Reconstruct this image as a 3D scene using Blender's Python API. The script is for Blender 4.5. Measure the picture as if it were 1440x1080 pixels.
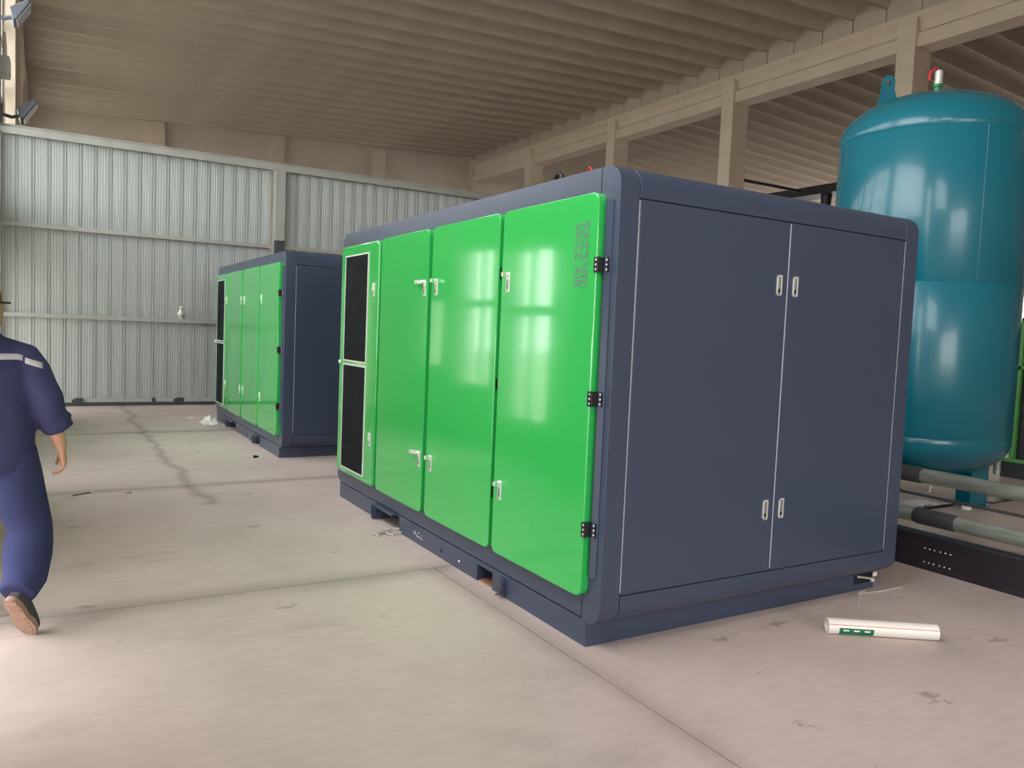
import bpy, bmesh, math, random
from mathutils import Vector, Matrix

random.seed(7)
D = bpy.data
C = bpy.context.scene.collection
for o in list(D.objects):
    D.objects.remove(o, do_unlink=True)
S = bpy.context.scene

# ------------------------------------------------------------------ camera
cam_data = D.cameras.new('camera')
cam_data.sensor_width = 36.0
cam_data.lens = 27.61
cam_data.clip_end = 400
cam = D.objects.new('camera', cam_data)
C.objects.link(cam)
yaw, pitch, roll = 0.53867, -0.06490, 0.04166
fwd0 = Vector((math.sin(yaw), math.cos(yaw), 0))
right0 = Vector((math.cos(yaw), -math.sin(yaw), 0))
up0 = Vector((0, 0, 1))
fw = fwd0 * math.cos(pitch) + up0 * math.sin(pitch)
u2 = up0 * math.cos(pitch) - fwd0 * math.sin(pitch)
rt = right0 * math.cos(roll) + u2 * math.sin(roll)
uu = u2 * math.cos(roll) - right0 * math.sin(roll)
M = Matrix((rt, uu, -fw)).transposed().to_4x4()
M.translation = Vector((0, 0, 1.55))
cam.matrix_world = M
S.camera = cam

# ------------------------------------------------------------------ world (bright overcast sky) and exposure
W = D.worlds.new('world')
S.world = W
W.use_nodes = True
wn = W.node_tree
wn.nodes.clear()
wo = wn.nodes.new('ShaderNodeOutputWorld')
bg = wn.nodes.new('ShaderNodeBackground')
bg.inputs['Color'].default_value = (1.0, 0.98, 0.955, 1)
bg.inputs['Strength'].default_value = 6.6
wn.links.new(bg.outputs[0], wo.inputs[0])
S.view_settings.view_transform = 'Standard'
S.view_settings.look = 'None'
S.view_settings.gamma = 1.0
S.view_settings.use_curve_mapping = False
S.view_settings.exposure = 0.0


def portal(name, loc, rot, sx, sy):
    """daylight portal: helps the sky light find the building's openings, adds no light of its own"""
    l = D.lights.new(name, 'AREA')
    l.shape = 'RECTANGLE'
    l.size = sx
    l.size_y = sy
    l.cycles.is_portal = True
    o = D.objects.new(name, l)
    o.location = loc
    o.rotation_euler = rot
    C.objects.link(o)
    return o


XL = -0.65          # inner face of the left wall
GATES = [           # openings in the left wall: y0, y1, z0, z1
    (3.3, 5.0, 0.0, 1.6),
    (7.90, 8.95, 0.4, 2.67),
    (9.36, 10.32, 0.75, 2.75),
    (10.90, 11.50, 0.95, 2.05),
    (14.2, 15.0, 0.0, 2.5),  # added low opening, brightens the foot of the partition and the deep floor
    (7.4, 11.0, 3.4, 8.2),  # added unseen clerestory, lights the deep floor and the steel partition
    (11.6, 15.0, 3.4, 8.2),  # second added clerestory, for the same light
    (-5.6, -2.0, 4.6, 8.2),  # unseen high opening added to spread light over the floor
    (-0.95, 0.05, 0.0, 6.6),
    (0.9, 6.3, 3.5, 8.4),  # added high opening out of view, evens the light on the near floor
    (16.6, 19.6, 4.6, 8.2),
    (20.2, 23.8, 4.6, 8.4),  # this and the next two were added to brighten the rear wall
    (25.2, 29.4, 4.6, 8.4),
    (31.2, 35.4, 4.6, 8.4),
]
FRONT = [(-0.4, 4.4, 0.0, 4.8)]     # added front-wall opening that lights the compressor end: x0, x1, z0, z1
YF = -7.5
RIGHT = [(15.0, 22.5, 1.0, 5.5), (24.0, 35.0, 1.0, 5.5)]    # unseen right-wall openings added to light the second bay: y0, y1, z0, z1
for g in GATES:
    portal('daylight', (XL - 0.3, (g[0] + g[1]) / 2, (g[2] + g[3]) / 2), (0, -math.pi / 2, 0), g[3] - g[2], g[1] - g[0])
for g in FRONT:
    portal('daylight', ((g[0] + g[1]) / 2, YF - 0.3, (g[2] + g[3]) / 2), (math.pi / 2, 0, 0), g[1] - g[0], g[3] - g[2])

for g in RIGHT:
    portal('daylight', (43.8, (g[0] + g[1]) / 2, (g[2] + g[3]) / 2), (0, math.pi / 2, 0), g[3] - g[2], g[1] - g[0])


# ------------------------------------------------------------------ helpers
def lin(c):
    out = []
    for v in c:
        v /= 255.0
        out.append(v / 12.92 if v <= 0.04045 else ((v + 0.055) / 1.055) ** 2.4)
    return (out[0], out[1], out[2], 1)


def mat(name, rgb, rough=0.5, metal=0.0, spec=0.5, coat=0.0, vary=0.0, vscale=4.0, bump=0.0, bscale=20.0, stretch=None, rgb2=None):
    m = D.materials.new(name)
    m.use_nodes = True
    nt = m.node_tree
    b = nt.nodes['Principled BSDF']
    b.inputs['Base Color'].default_value = lin(rgb)
    b.inputs['Roughness'].default_value = rough
    b.inputs['Metallic'].default_value = metal
    b.inputs['Specular IOR Level'].default_value = spec
    b.inputs['Coat Weight'].default_value = coat
    b.inputs['Coat Roughness'].default_value = 0.06
    tc = nt.nodes.new('ShaderNodeTexCoord')
    mp = nt.nodes.new('ShaderNodeMapping')
    nt.links.new(tc.outputs['Object'], mp.inputs[0])
    if stretch:
        mp.inputs['Scale'].default_value = stretch
    if vary > 0:
        n = nt.nodes.new('ShaderNodeTexNoise')
        n.inputs['Scale'].default_value = vscale
        n.inputs['Detail'].default_value = 5
        nt.links.new(mp.outputs[0], n.inputs['Vector'])
        r = nt.nodes.new('ShaderNodeValToRGB')
        a = lin(rgb)
        c2 = lin(rgb2) if rgb2 else tuple(v * (1 - vary) for v in a[:3]) + (1,)
        r.color_ramp.elements[0].position = 0.35
        r.color_ramp.elements[0].color = c2
        r.color_ramp.elements[1].position = 0.65
        r.color_ramp.elements[1].color = a
        nt.links.new(n.outputs[0], r.inputs[0])
        nt.links.new(r.outputs[0], b.inputs['Base Color'])
    if bump > 0:
        n2 = nt.nodes.new('ShaderNodeTexNoise')
        n2.inputs['Scale'].default_value = bscale
        n2.inputs['Detail'].default_value = 1.0
        nt.links.new(mp.outputs[0], n2.inputs['Vector'])
        bp = nt.nodes.new('ShaderNodeBump')
        bp.inputs['Strength'].default_value = 1.0
        bp.inputs['Distance'].default_value = bump
        nt.links.new(n2.outputs[0], bp.inputs['Height'])
        nt.links.new(bp.outputs[0], b.inputs['Normal'])
    return m


MT = {}
MT['green'] = mat('green_paint', (45, 184, 86), 0.13, coat=0.9, bump=0.0016, bscale=1.0)
MT['green_side'] = MT['green']
MT['navy'] = mat('navy_paint', (62, 72, 94), 0.30, spec=0.5, bump=0.002, bscale=1.3)
MT['seam'] = mat('dark_seam', (20, 24, 34), 0.7)
MT['mesh'] = mat('dark_filter_mesh', (30, 33, 35), 0.9, spec=0.1, vary=0.2, vscale=160)
MT['trim'] = mat('pale_trim', (205, 214, 205), 0.4)
MT['chrome'] = mat('bright_chrome', (236, 240, 236), 0.28, metal=0.35)
MT['chrome_dull'] = mat('latch_inset', (150, 150, 146), 0.35, metal=0.3)
MT['black'] = mat('black_plastic', (22, 22, 24), 0.45)
MT['steel'] = mat('zinc_steel', (214, 214, 210), 0.3, metal=0.4, vary=0.2, vscale=60)
MT['galv'] = mat('galvanised_pipe', (176, 186, 178), 0.30, metal=0.35, vary=0.35, vscale=6, stretch=(4, .6, 4), bump=0.001, bscale=30)
MT['coupling'] = mat('dark_coupling', (78, 77, 84), 0.5, metal=0.1)
MT['blacksteel'] = mat('black_painted_steel', (42, 38, 46), 0.42, vary=0.25, vscale=3)
MT['conc'] = mat('precast_concrete', (194, 184, 168), 0.85, spec=0.2, vary=0.09, vscale=1.4, bump=0.002, bscale=9)
MT['conc_col'] = mat('painted_concrete', (216, 202, 184), 0.85, spec=0.2, vary=0.08, vscale=1.2)
MT['wall'] = mat('beige_plaster', (214, 202, 188), 0.9, spec=0.2, vary=0.08, vscale=0.8)
MT['joint'] = mat('joint_gap', (52, 44, 36), 0.9)
MT['sheet'] = mat('pale_grey_sheet', (182, 189, 189), 0.42, metal=0.15, vary=0.10, vscale=1.0, stretch=(6, 1, .35))
MT['rail'] = mat('galvanised_rail', (176, 178, 174), 0.42, metal=0.3, vary=0.12, vscale=3)
MT['rail_dark'] = mat('dark_bottom_track', (70, 74, 80), 0.5, metal=0.3)
MT['post_dark'] = mat('dark_primer', (66, 72, 80), 0.6)
MT['red'] = mat('red_paint', (190, 40, 40), 0.4)
MT['valve_green'] = mat('valve_green', (20, 120, 70), 0.4)
MT['white'] = mat('white_plastic', (236, 234, 228), 0.35)
MT['wood'] = mat('brown_board', (150, 108, 84), 0.8, vary=0.3, vscale=20)
MT['skin'] = mat('skin', (196, 148, 124), 0.55, vary=0.08, vscale=18)
MT['jacket'] = mat('navy_work_cloth', (66, 69, 106), 0.9, spec=0.15, vary=0.18, vscale=8, bump=0.004, bscale=14)
MT['trousers'] = mat('navy_trouser_cloth', (58, 62, 100), 0.9, spec=0.15, vary=0.18, vscale=7, bump=0.004, bscale=13)
MT['reflect'] = mat('reflective_tape', (196, 192, 202), 0.4)
MT['sole'] = mat('tan_rubber_sole', (160, 128, 112), 0.75, vary=0.2, vscale=50)
MT['shoe'] = mat('dark_shoe', (58, 58, 62), 0.7)
MT['cap'] = mat('dark_cap', (44, 44, 48), 0.8)
MT['hair'] = mat('black_hair', (24, 22, 22), 0.6)
MT['lamp_grey'] = mat('lamp_housing', (120, 126, 138), 0.4, metal=0.4)
MT['lamp_glass'] = mat('lamp_glass', (170, 178, 190), 0.15)
MT['frame'] = mat('window_frame', (200, 204, 206), 0.4, metal=0.3)
MT['seam_strip'] = mat('pale_seam_strip', (206, 208, 220), 0.4)
MT['gbar'] = mat('grille_bar', (44, 48, 49), 0.9, spec=0.1)
MT['text'] = mat('grey_print', (100, 116, 122), 0.5)
MT['label_green'] = mat('label_green', (10, 112, 78), 0.5)
MT['earth'] = mat('yard_concrete', (190, 186, 176), 0.9, spec=0.2, vary=0.1, vscale=0.6)
MT['far_green'] = mat('frame_green', (70, 140, 66), 0.4)
MT['far_black'] = mat('black_cabinet', (26, 27, 34), 0.5)

# glass
g = D.materials.new('clear_glass')
g.use_nodes = True
gb = g.node_tree.nodes['Principled BSDF']
gb.inputs['Base Color'].default_value = (0.93, 0.97, 0.96, 1)
gb.inputs['Roughness'].default_value = 0.02
gb.inputs['Transmission Weight'].default_value = 1.0
gb.inputs['IOR'].default_value = 1.02
MT['glass'] = g


def make_tank_paint():
    m = mat('teal_tank_paint', (8, 104, 124), 0.26, coat=0.25, bump=0.004, bscale=0.9)
    nt = m.node_tree
    b = nt.nodes['Principled BSDF']
    tc = nt.nodes.new('ShaderNodeTexCoord')
    mp = nt.nodes.new('ShaderNodeMapping')
    mp.inputs['Scale'].default_value = (3.2, 3.2, 2.2)
    nt.links.new(tc.outputs['Object'], mp.inputs[0])
    n = nt.nodes.new('ShaderNodeTexNoise')
    n.inputs['Scale'].default_value = 2.3
    n.inputs['Detail'].default_value = 6
    n.inputs['Roughness'].default_value = 0.72
    nt.links.new(mp.outputs[0], n.inputs['Vector'])
    r = nt.nodes.new('ShaderNodeValToRGB')
    r.color_ramp.elements[0].position = 0.735
    r.color_ramp.elements[0].color = lin((8, 104, 124))
    r.color_ramp.elements[1].position = 0.76
    r.color_ramp.elements[1].color = lin((40, 34, 38))
    nt.links.new(n.outputs[0], r.inputs[0])
    nt.links.new(r.outputs[0], b.inputs['Base Color'])
    return m


MT['tank'] = make_tank_paint()


def make_floor_mat():
    m = D.materials.new('worn_concrete_floor')
    m.use_nodes = True
    nt = m.node_tree
    L = nt.links.new
    b = nt.nodes['Principled BSDF']
    b.inputs['Roughness'].default_value = 0.55
    b.inputs['Specular IOR Level'].default_value = 0.35
    ge = nt.nodes.new('ShaderNodeTexCoord')
    sep = nt.nodes.new('ShaderNodeSeparateXYZ')
    L(ge.outputs['Object'], sep.inputs[0])

    def noise(scale, detail=5, rough=0.6, vec=None, stretch=None):
        n = nt.nodes.new('ShaderNodeTexNoise')
        n.inputs['Scale'].default_value = scale
        n.inputs['Detail'].default_value = detail
        n.inputs['Roughness'].default_value = rough
        if stretch:
            mp = nt.nodes.new('ShaderNodeMapping')
            mp.inputs['Scale'].default_value = stretch
            L(ge.outputs['Object'], mp.inputs[0])
            L(mp.outputs[0], n.inputs['Vector'])
        else:
            L(ge.outputs['Object'], n.inputs['Vector'])
        return n.outputs[0]

    def ramp(src, p0, c0, p1, c1):
        r = nt.nodes.new('ShaderNodeValToRGB')
        r.color_ramp.elements[0].position = p0
        r.color_ramp.elements[0].color = c0
        r.color_ramp.elements[1].position = p1
        r.color_ramp.elements[1].color = c1
        L(src, r.inputs[0])
        return r.outputs[0]

    def mathn(op, a, bb=None):
        n = nt.nodes.new('ShaderNodeMath')
        n.operation = op
        for i, v in enumerate((a, bb)):
            if v is None:
                continue
            if isinstance(v, (int, float)):
                n.inputs[i].default_value = v
            else:
                L(v, n.inputs[i])
        return n.outputs[0]

    def mix(f, a, c, mode='MIX'):
        n = nt.nodes.new('ShaderNodeMix')
        n.data_type = 'RGBA'
        n.blend_type = mode
        for sock, v in ((n.inputs[0], f), (n.inputs[6], a), (n.inputs[7], c)):
            if isinstance(v, (int, float)):
                sock.default_value = v
            elif isinstance(v, tuple):
                sock.default_value = v
            else:
                L(v, sock)
        return n.outputs[2]

    base = ramp(noise(0.55, 6), 0.32, lin((187, 173, 170)), 0.68, lin((214, 199, 196)))
    warm = ramp(noise(0.28, 3), 0.45, (0, 0, 0, 1), 0.62, (1, 1, 1, 1))
    base = mix(mathn('MULTIPLY', warm, 0.35), base, lin((196, 178, 168)))
    smear = ramp(noise(1.1, 6, 0.7, stretch=(0.8, 1.3, 1)), 0.54, (0, 0, 0, 1), 0.72, (1, 1, 1, 1))
    base = mix(mathn('MULTIPLY', smear, 0.42), base, lin((138, 130, 124)))
    blot = ramp(noise(2.1, 9, 0.70, stretch=(1.0, 1.6, 1)), 0.625, (0, 0, 0, 1), 0.655, (1, 1, 1, 1))
    base = mix(mathn('MULTIPLY', blot, 0.5), base, lin((104, 98, 92)))
    fine = ramp(noise(14, 4, 0.6, stretch=(0.5, 1.6, 1)), 0.35, lin((222, 218, 212)), 0.7, (1, 1, 1, 1))
    base = mix(0.3, base, fine, 'MULTIPLY')

    def line(coord, centre, wob_scale, wob, width, soft):
        nn = mathn('MULTIPLY', mathn('SUBTRACT', noise(wob_scale, 4, 0.55), 0.5), wob)
        d = mathn('ABSOLUTE', mathn('ADD', mathn('SUBTRACT', coord, centre), nn))
        return ramp(d, width, (1, 1, 1, 1), width + soft, (0, 0, 0, 1))

    # settled dirt along the joints and one wandering crack
    for cy in (4.56, 7.75, 11.6):
        base = mix(mathn('MULTIPLY', line(sep.outputs[1], cy, 0.8, 0.22, 0.012, 0.16), 0.40), base, lin((112, 104, 94)))
    near = mathn('LESS_THAN', sep.outputs[1], 4.56)
    base = mix(mathn('MULTIPLY', mathn('MULTIPLY', line(sep.outputs[0], 2.19, 0.9, 0.12, 0.01, 0.10), 0.35), near), base, lin((128, 116, 106)))
    gt = mathn('GREATER_THAN', sep.outputs[1], 6.9)
    crack = mathn('MULTIPLY', line(sep.outputs[0], 1.17, 0.9, 0.55, 0.012, 0.07), gt)
    base = mix(mathn('MULTIPLY', crack, 0.45), base, lin((104, 100, 94)))
    L(base, b.inputs['Base Color'])
    bp = nt.nodes.new('ShaderNodeBump')
    bp.inputs['Distance'].default_value = 0.0012
    bp.inputs['Strength'].default_value = 0.25
    L(noise(9, 6, 0.65), bp.inputs['Height'])
    L(bp.outputs[0], b.inputs['Normal'])
    rr = nt.nodes.new('ShaderNodeMapRange')
    rr.inputs[3].default_value = 0.42
    rr.inputs[4].default_value = 0.7
    L(noise(1.7, 4), rr.inputs[0])
    L(rr.outputs[0], b.inputs['Roughness'])
    return m


MT['floor'] = make_floor_mat()


def bx(bm, x0, x1, y0, y1, z0, z1, mi=0):
    vs = [bm.verts.new((x, y, z)) for x in (x0, x1) for y in (y0, y1) for z in (z0, z1)]
    fs = []
    for f in ((0, 1, 3, 2), (4, 6, 7, 5), (0, 4, 5, 1), (2, 3, 7, 6), (0, 2, 6, 4), (1, 5, 7, 3)):
        fc = bm.faces.new([vs[i] for i in f])
        fc.material_index = mi
        fs.append(fc)
    return fs


def prism(bm, pts, axis, a, b, mi=0):
    """extrude a closed 2-D outline along an axis; pts are (u, v): x -> (y, z), y -> (x, z), z -> (x, y)"""
    def p3(u, v, t):
        return {'x': (t, u, v), 'y': (u, t, v), 'z': (u, v, t)}[axis]
    A = [bm.verts.new(p3(u, v, a)) for u, v in pts]
    B = [bm.verts.new(p3(u, v, b)) for u, v in pts]
    n = len(pts)
    fs = [bm.faces.new(A), bm.faces.new(list(reversed(B)))]
    for i in range(n):
        j = (i + 1) % n
        fs.append(bm.faces.new((A[j], A[i], B[i], B[j])))
    for f in fs:
        f.material_index = mi
    return A, B


def frame_for(d, hint=None):
    d = d.normalized()
    h = Vector(hint) if hint is not None else (Vector((0, 0, 1)) if abs(d.z) < 0.9 else Vector((0, 1, 0)))
    a = h - d * h.dot(d)
    if a.length < 1e-5:
        a = d.orthogonal()
    a.normalize()
    return a, d.cross(a).normalized()


def tube(bm, pts, rad, seg=12, hint=None, cap=True, mi=0):
    """lofted tube through pts; rad is a number, or a list of numbers or (ra, rb) pairs along the hint and across it"""
    pts = [Vector(p) for p in pts]
    n = len(pts)
    if not isinstance(rad, (list, tuple)):
        rad = [rad] * n
    rings = []
    prev = None
    for i, p in enumerate(pts):
        d = (pts[min(i + 1, n - 1)] - pts[max(i - 1, 0)])
        a, b = frame_for(d, hint if hint is not None else prev)
        prev = a
        r = rad[i]
        ra, rb = r if isinstance(r, (list, tuple)) else (r, r)
        rings.append([bm.verts.new(p + a * (ra * math.cos(2 * math.pi * k / seg)) + b * (rb * math.sin(2 * math.pi * k / seg))) for k in range(seg)])
    for i in range(n - 1):
        for k in range(seg):
            f = bm.faces.new((rings[i][k], rings[i][(k + 1) % seg], rings[i + 1][(k + 1) % seg], rings[i + 1][k]))
            f.material_index = mi
    if cap:
        bm.faces.new(list(reversed(rings[0]))).material_index = mi
        bm.faces.new(rings[-1]).material_index = mi


def lathe(bm, prof, seg=48, cx=0, cy=0, mi=0):
    rings = []
    for r, z in prof:
        if r < 1e-6:
            rings.append([bm.verts.new((cx, cy, z))])
        else:
            rings.append([bm.verts.new((cx + r * math.cos(2 * math.pi * k / seg), cy + r * math.sin(2 * math.pi * k / seg), z)) for k in range(seg)])
    for a, b in zip(rings, rings[1:]):
        for k in range(seg):
            j = (k + 1) % seg
            if len(a) == 1 and len(b) == 1:
                continue
            if len(a) == 1:
                f = bm.faces.new((a[0], b[j], b[k]))
            elif len(b) == 1:
                f = bm.faces.new((a[k], a[j], b[0]))
            else:
                f = bm.faces.new((a[k], a[j], b[j], b[k]))
            f.material_index = mi


def ball(bm, c, r, sub=2, mi=0):
    got = bmesh.ops.create_icosphere(bm, subdivisions=sub, radius=1.0)
    rr = r if isinstance(r, (list, tuple)) else (r, r, r)
    for v in got['verts']:
        v.co = Vector((c[0] + v.co.x * rr[0], c[1] + v.co.y * rr[1], c[2] + v.co.z * rr[2]))
    if mi:
        for v in got['verts']:
            for f in v.link_faces:
                f.material_index = mi


def rrect(u0, u1, v0, v1, r, n=6):
    pts = []
    for cu, cv, a0 in ((u1 - r, v0 + r, -90), (u1 - r, v1 - r, 0), (u0 + r, v1 - r, 90), (u0 + r, v0 + r, 180)):
        for k in range(n + 1):
            a = math.radians(a0 + 90 * k / n)
            pts.append((cu + r * math.cos(a), cv + r * math.sin(a)))
    return pts


def obj(name, bm, m, parent=None, smooth=True, bevel=0, loc=None, angle=35):
    bmesh.ops.recalc_face_normals(bm, faces=bm.faces)
    me = D.meshes.new(name)
    bm.to_mesh(me)
    bm.free()
    ms = m if isinstance(m, (list, tuple)) else [m]
    for q in ms:
        me.materials.append(MT[q] if isinstance(q, str) else q)
    o = D.objects.new(name, me)
    C.objects.link(o)
    if parent is not None:
        o.parent = parent
    if loc:
        o.location = loc
    if bevel:
        b = o.modifiers.new('bevel', 'BEVEL')
        b.width = bevel
        b.segments = 2
        b.limit_method = 'ANGLE'
        b.angle_limit = math.radians(40)
    if smooth:
        for p in me.polygons:
            p.use_smooth = True
        me.set_sharp_from_angle(angle=math.radians(angle))
    return o


def BM():
    return bmesh.new()


def tag(o, label=None, cat=None, group=None, kind=None):
    if label:
        o['label'] = label
    if cat:
        o['category'] = cat
    if group:
        o['group'] = group
    if kind:
        o['kind'] = kind
    return o


def thing(name, label, cat, loc=(0, 0, 0), rotz=0, group=None):
    o = D.objects.new(name, None)
    C.objects.link(o)
    o.location = loc
    o.rotation_euler = (0, 0, rotz)
    return tag(o, label, cat, group)


def holder(name, loc=(0, 0, 0)):
    """a piece of the setting that parents its pieces"""
    o = D.objects.new(name, None)
    C.objects.link(o)
    o.location = loc
    o['kind'] = 'structure'
    return o


def copy_of(o, parent, loc=None):
    c = o.copy()
    C.objects.link(c)
    c.parent = parent
    if loc is not None:
        c.location = loc
    return c


# ------------------------------------------------------------------ THE SETTING
XB = 18.62                # face of the concrete beam row between the two bays
YR = 36.2                 # rear wall
PITCH = 0.9757
J0 = 12.207               # one of the roof joints
ZRIB, ZBEAM = 10.30, 9.93
TILT = math.atan(0.05)     # the roof falls gently from the beam row to both eaves

# floor: cast concrete bays with open joints
floor = holder('floor')
bm = BM()
bx(bm, -1.0, 44, -9, 37, -0.25, -0.02)
obj('sub_floor', bm, 'joint', floor, smooth=False)
xs = [-0.95, 2.19, 6.2, 10.2, 14.4, 18.6, 24.6, 30.6, 37, 44]
ys = [-9, -3.2, 0.75, 4.56, 7.75, 11.6, 15.25, 20, 26, 32, 37]
for j in range(len(ys) - 1):
    row = xs if ys[j + 1] < 4.6 else [xs[0]] + xs[2:]
    for a_, b_ in zip(row, row[1:]):
        bm = BM()
        bx(bm, a_ + 0.004, b_ - 0.004, ys[j] + 0.004, ys[j + 1] - 0.004, -0.02, 0.0)
        obj('floor_slab', bm, 'floor', floor, smooth=False)
bm = BM()
bx(bm, -60, -1.0, -40, 60, -0.25, -0.05)
bx(bm, -1.0, 60, -60, -9.0, -0.25, -0.05)
o = obj('ground', bm, 'earth', smooth=False)
o['kind'] = 'structure'

# roof: channel slabs side by side, each one an object
ceiling = holder('ceiling')
P = PITCH


def slab_profile(h=None):
    h = h or [(0.006, 0), (0.045, 0), (0.075, 0.08), (0.110, 0.15), (0.150, 0.205), (0.20, 0.245), (0.26, 0.27), (0.34, 0.28)]
    pts = list(h) + [(P - u, v) for u, v in reversed(h)]
    pts += [(P - 0.006, 0.42), (0.006, 0.42)]
    return pts


bm = BM()
prism(bm, slab_profile(), 'x', XL - 0.05 - XB, 0.10)
s1 = obj('roof_slab', bm, 'conc', ceiling, loc=(XB, J0, ZRIB))
s1.rotation_euler = (0, -TILT, 0)
bm = BM()
prism(bm, slab_profile([(0.006, 0), (0.038, 0), (0.050, 0.12), (0.062, 0.22), (0.085, 0.28), (0.12, 0.31), (0.18, 0.33)]), 'x', 0.58, 43.2 - XB)
s2 = obj('roof_slab', bm, 'conc', ceiling, loc=(XB, J0, ZRIB))
s2.rotation_euler = (0, TILT, 0)
bm = BM()
bx(bm, XB + 0.06, XB + 0.16, 0.012, P - 0.012, ZBEAM, ZRIB + 0.36)
e1 = obj('slab_end_block', bm, 'conc', ceiling, loc=(0, J0, 0))
bm = BM()
bx(bm, XB + 0.09, XB + 0.15, -0.02, 0.02, ZBEAM, ZRIB + 0.34)
q1 = obj('joint_gap', bm, 'joint', ceiling, loc=(0, J0, 0))
for k in range(-20, 25):
    if k == 0:
        continue
    y = J0 + k * P
    copy_of(s1, ceiling, (XB, y, ZRIB))
    copy_of(s2, ceiling, (XB, y, ZRIB))
    copy_of(e1, ceiling, (0, y, 0))
    copy_of(q1, ceiling, (0, y, 0))
bm = BM()
prism(bm, [(-1.2, ZRIB + 0.43 - 0.05 * (XB + 1.2)), (XB, ZRIB + 0.43), (44, ZRIB + 0.43 - 0.05 * (44 - XB)), (44, ZRIB + 0.6), (-1.2, ZRIB + 0.6)], 'y', -8, 37)
obj('roof_deck', bm, 'conc', ceiling, smooth=False)

# beam row and columns
beam = holder('trim_1')
prof = [(XB + 0.02, 9.06), (XB + 0.62, 9.06), (XB + 0.62, ZBEAM), (XB, ZBEAM), (XB, 9.80), (XB + 0.10, 9.70), (XB + 0.12, 9.48), (XB + 0.02, 9.40)]
colys = [-5.75, 0.25, 6.25, 12.25, 18.26, 24.26, 30.26]
ends = [-7.5] + [c + 0.25 for c in colys] + [YR]
for a, b in zip(ends, ends[1:]):
    bm = BM()
    prism(bm, prof, 'y', a, b)
    obj('concrete_beam', bm, 'conc_col', beam, smooth=False)
col0 = None
for y in colys:
    if col0 is None:
        bm = BM()
        bx(bm, XB - 0.05, XB + 0.63, 0, 0.50, 0, 9.80)
        col0 = o = obj('column', bm, 'conc_col', smooth=False, bevel=0.012)
    else:
        o = col0.copy()
        C.objects.link(o)
    o.location = (0, y, 0)
    o['kind'] = 'structure'

# rear wall with pilasters
wr = holder('wall_rear')
bm = BM()
bx(bm, -1.0, 43.5, YR, YR + 0.25, 0, ZRIB + 0.5)
obj('rear_wall_panel', bm, 'wall', wr, smooth=False)
for x in (3.75, 8.65, 13.4, 18.55, 24.5, 30.5, 36.5):
    bm = BM()
    bx(bm, x, x + 0.52, YR - 0.32, YR, 0, 9.45 + 0.05 * x * 0.8)
    obj('pilaster', bm, 'conc_col', wr, smooth=False)


def wall_cells(a0, a1, top, holes):
    """rectangles of a wall with rectangular openings"""
    us = sorted({a0, a1, *[h[0] for h in holes], *[h[1] for h in holes]})
    out = []
    for u0, u1 in zip(us, us[1:]):
        hs = sorted([(h[2], h[3]) for h in holes if h[0] <= u0 and h[1] >= u1])
        z = 0.0
        for z0, z1 in hs:
            if z0 > z:
                out.append((u0, u1, z, z0))
            z = z1
        if z < top:
            out.append((u0, u1, z, top))
    return out


bm = BM()
for u0, u1, z0, z1 in wall_cells(YF, YR, ZRIB + 0.5, GATES):
    bx(bm, XL - 0.28, XL, u0, u1, z0, z1)
wl = obj('wall_left', bm, 'wall', smooth=False)
wl['kind'] = 'structure'
bm = BM()
for u0, u1, z0, z1 in wall_cells(-0.95, 43.5, ZRIB + 0.5, FRONT):
    bx(bm, u0, u1, YF - 0.28, YF, z0, z1)
o = obj('wall_front', bm, 'wall', smooth=False)
o['kind'] = 'structure'
bm = BM()
for u0, u1, z0, z1 in wall_cells(YF, YR, ZRIB + 0.5, RIGHT):
    bx(bm, 43.2, 43.5, u0, u1, z0, z1)
o = obj('wall_right', bm, 'wall', smooth=False)
o['kind'] = 'structure'
for y in (18.3, 24.3, 30.3):
    bm = BM()
    bx(bm, XL, XL + 0.16, y, y + 0.5, 0, 9.2)
    o = obj('column', bm, 'conc_col', smooth=False)
    o['kind'] = 'structure'
bm = BM()
bx(bm, XL, XL + 0.13, 15.4, YR, 8.75, 9.3)
o = obj('trim_2', bm, 'conc_col', smooth=False)
o['kind'] = 'structure'


def window(n, y0, y1, z0, z1, mull, bars, w=0.07):
    win = holder('window_%d' % n)
    bm = BM()
    x0, x1 = XL - 0.20, XL - 0.10
    bx(bm, x0, x1, y0, y0 + w, z0, z1)
    bx(bm, x0, x1, y1 - w, y1, z0, z1)
    bx(bm, x0, x1, y0, y1, z1 - w, z1)
    if z0 > 0.1:
        bx(bm, x0, x1, y0, y1, z0, z0 + w)
    for m_ in mull:
        bx(bm, x0, x1, m_ - w / 2, m_ + w / 2, z0, z1)
    for b_ in bars:
        bx(bm, x0, x1, y0, y1, b_ - w, b_ + w)
    obj('window_frame', bm, 'frame', win, smooth=False)
    bm = BM()
    bx(bm, XL - 0.155, XL - 0.149, y0 + 0.01, y1 - 0.01, z0 + 0.01, z1 - 0.01)
    obj('pane', bm, 'glass', win, smooth=False)


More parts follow.
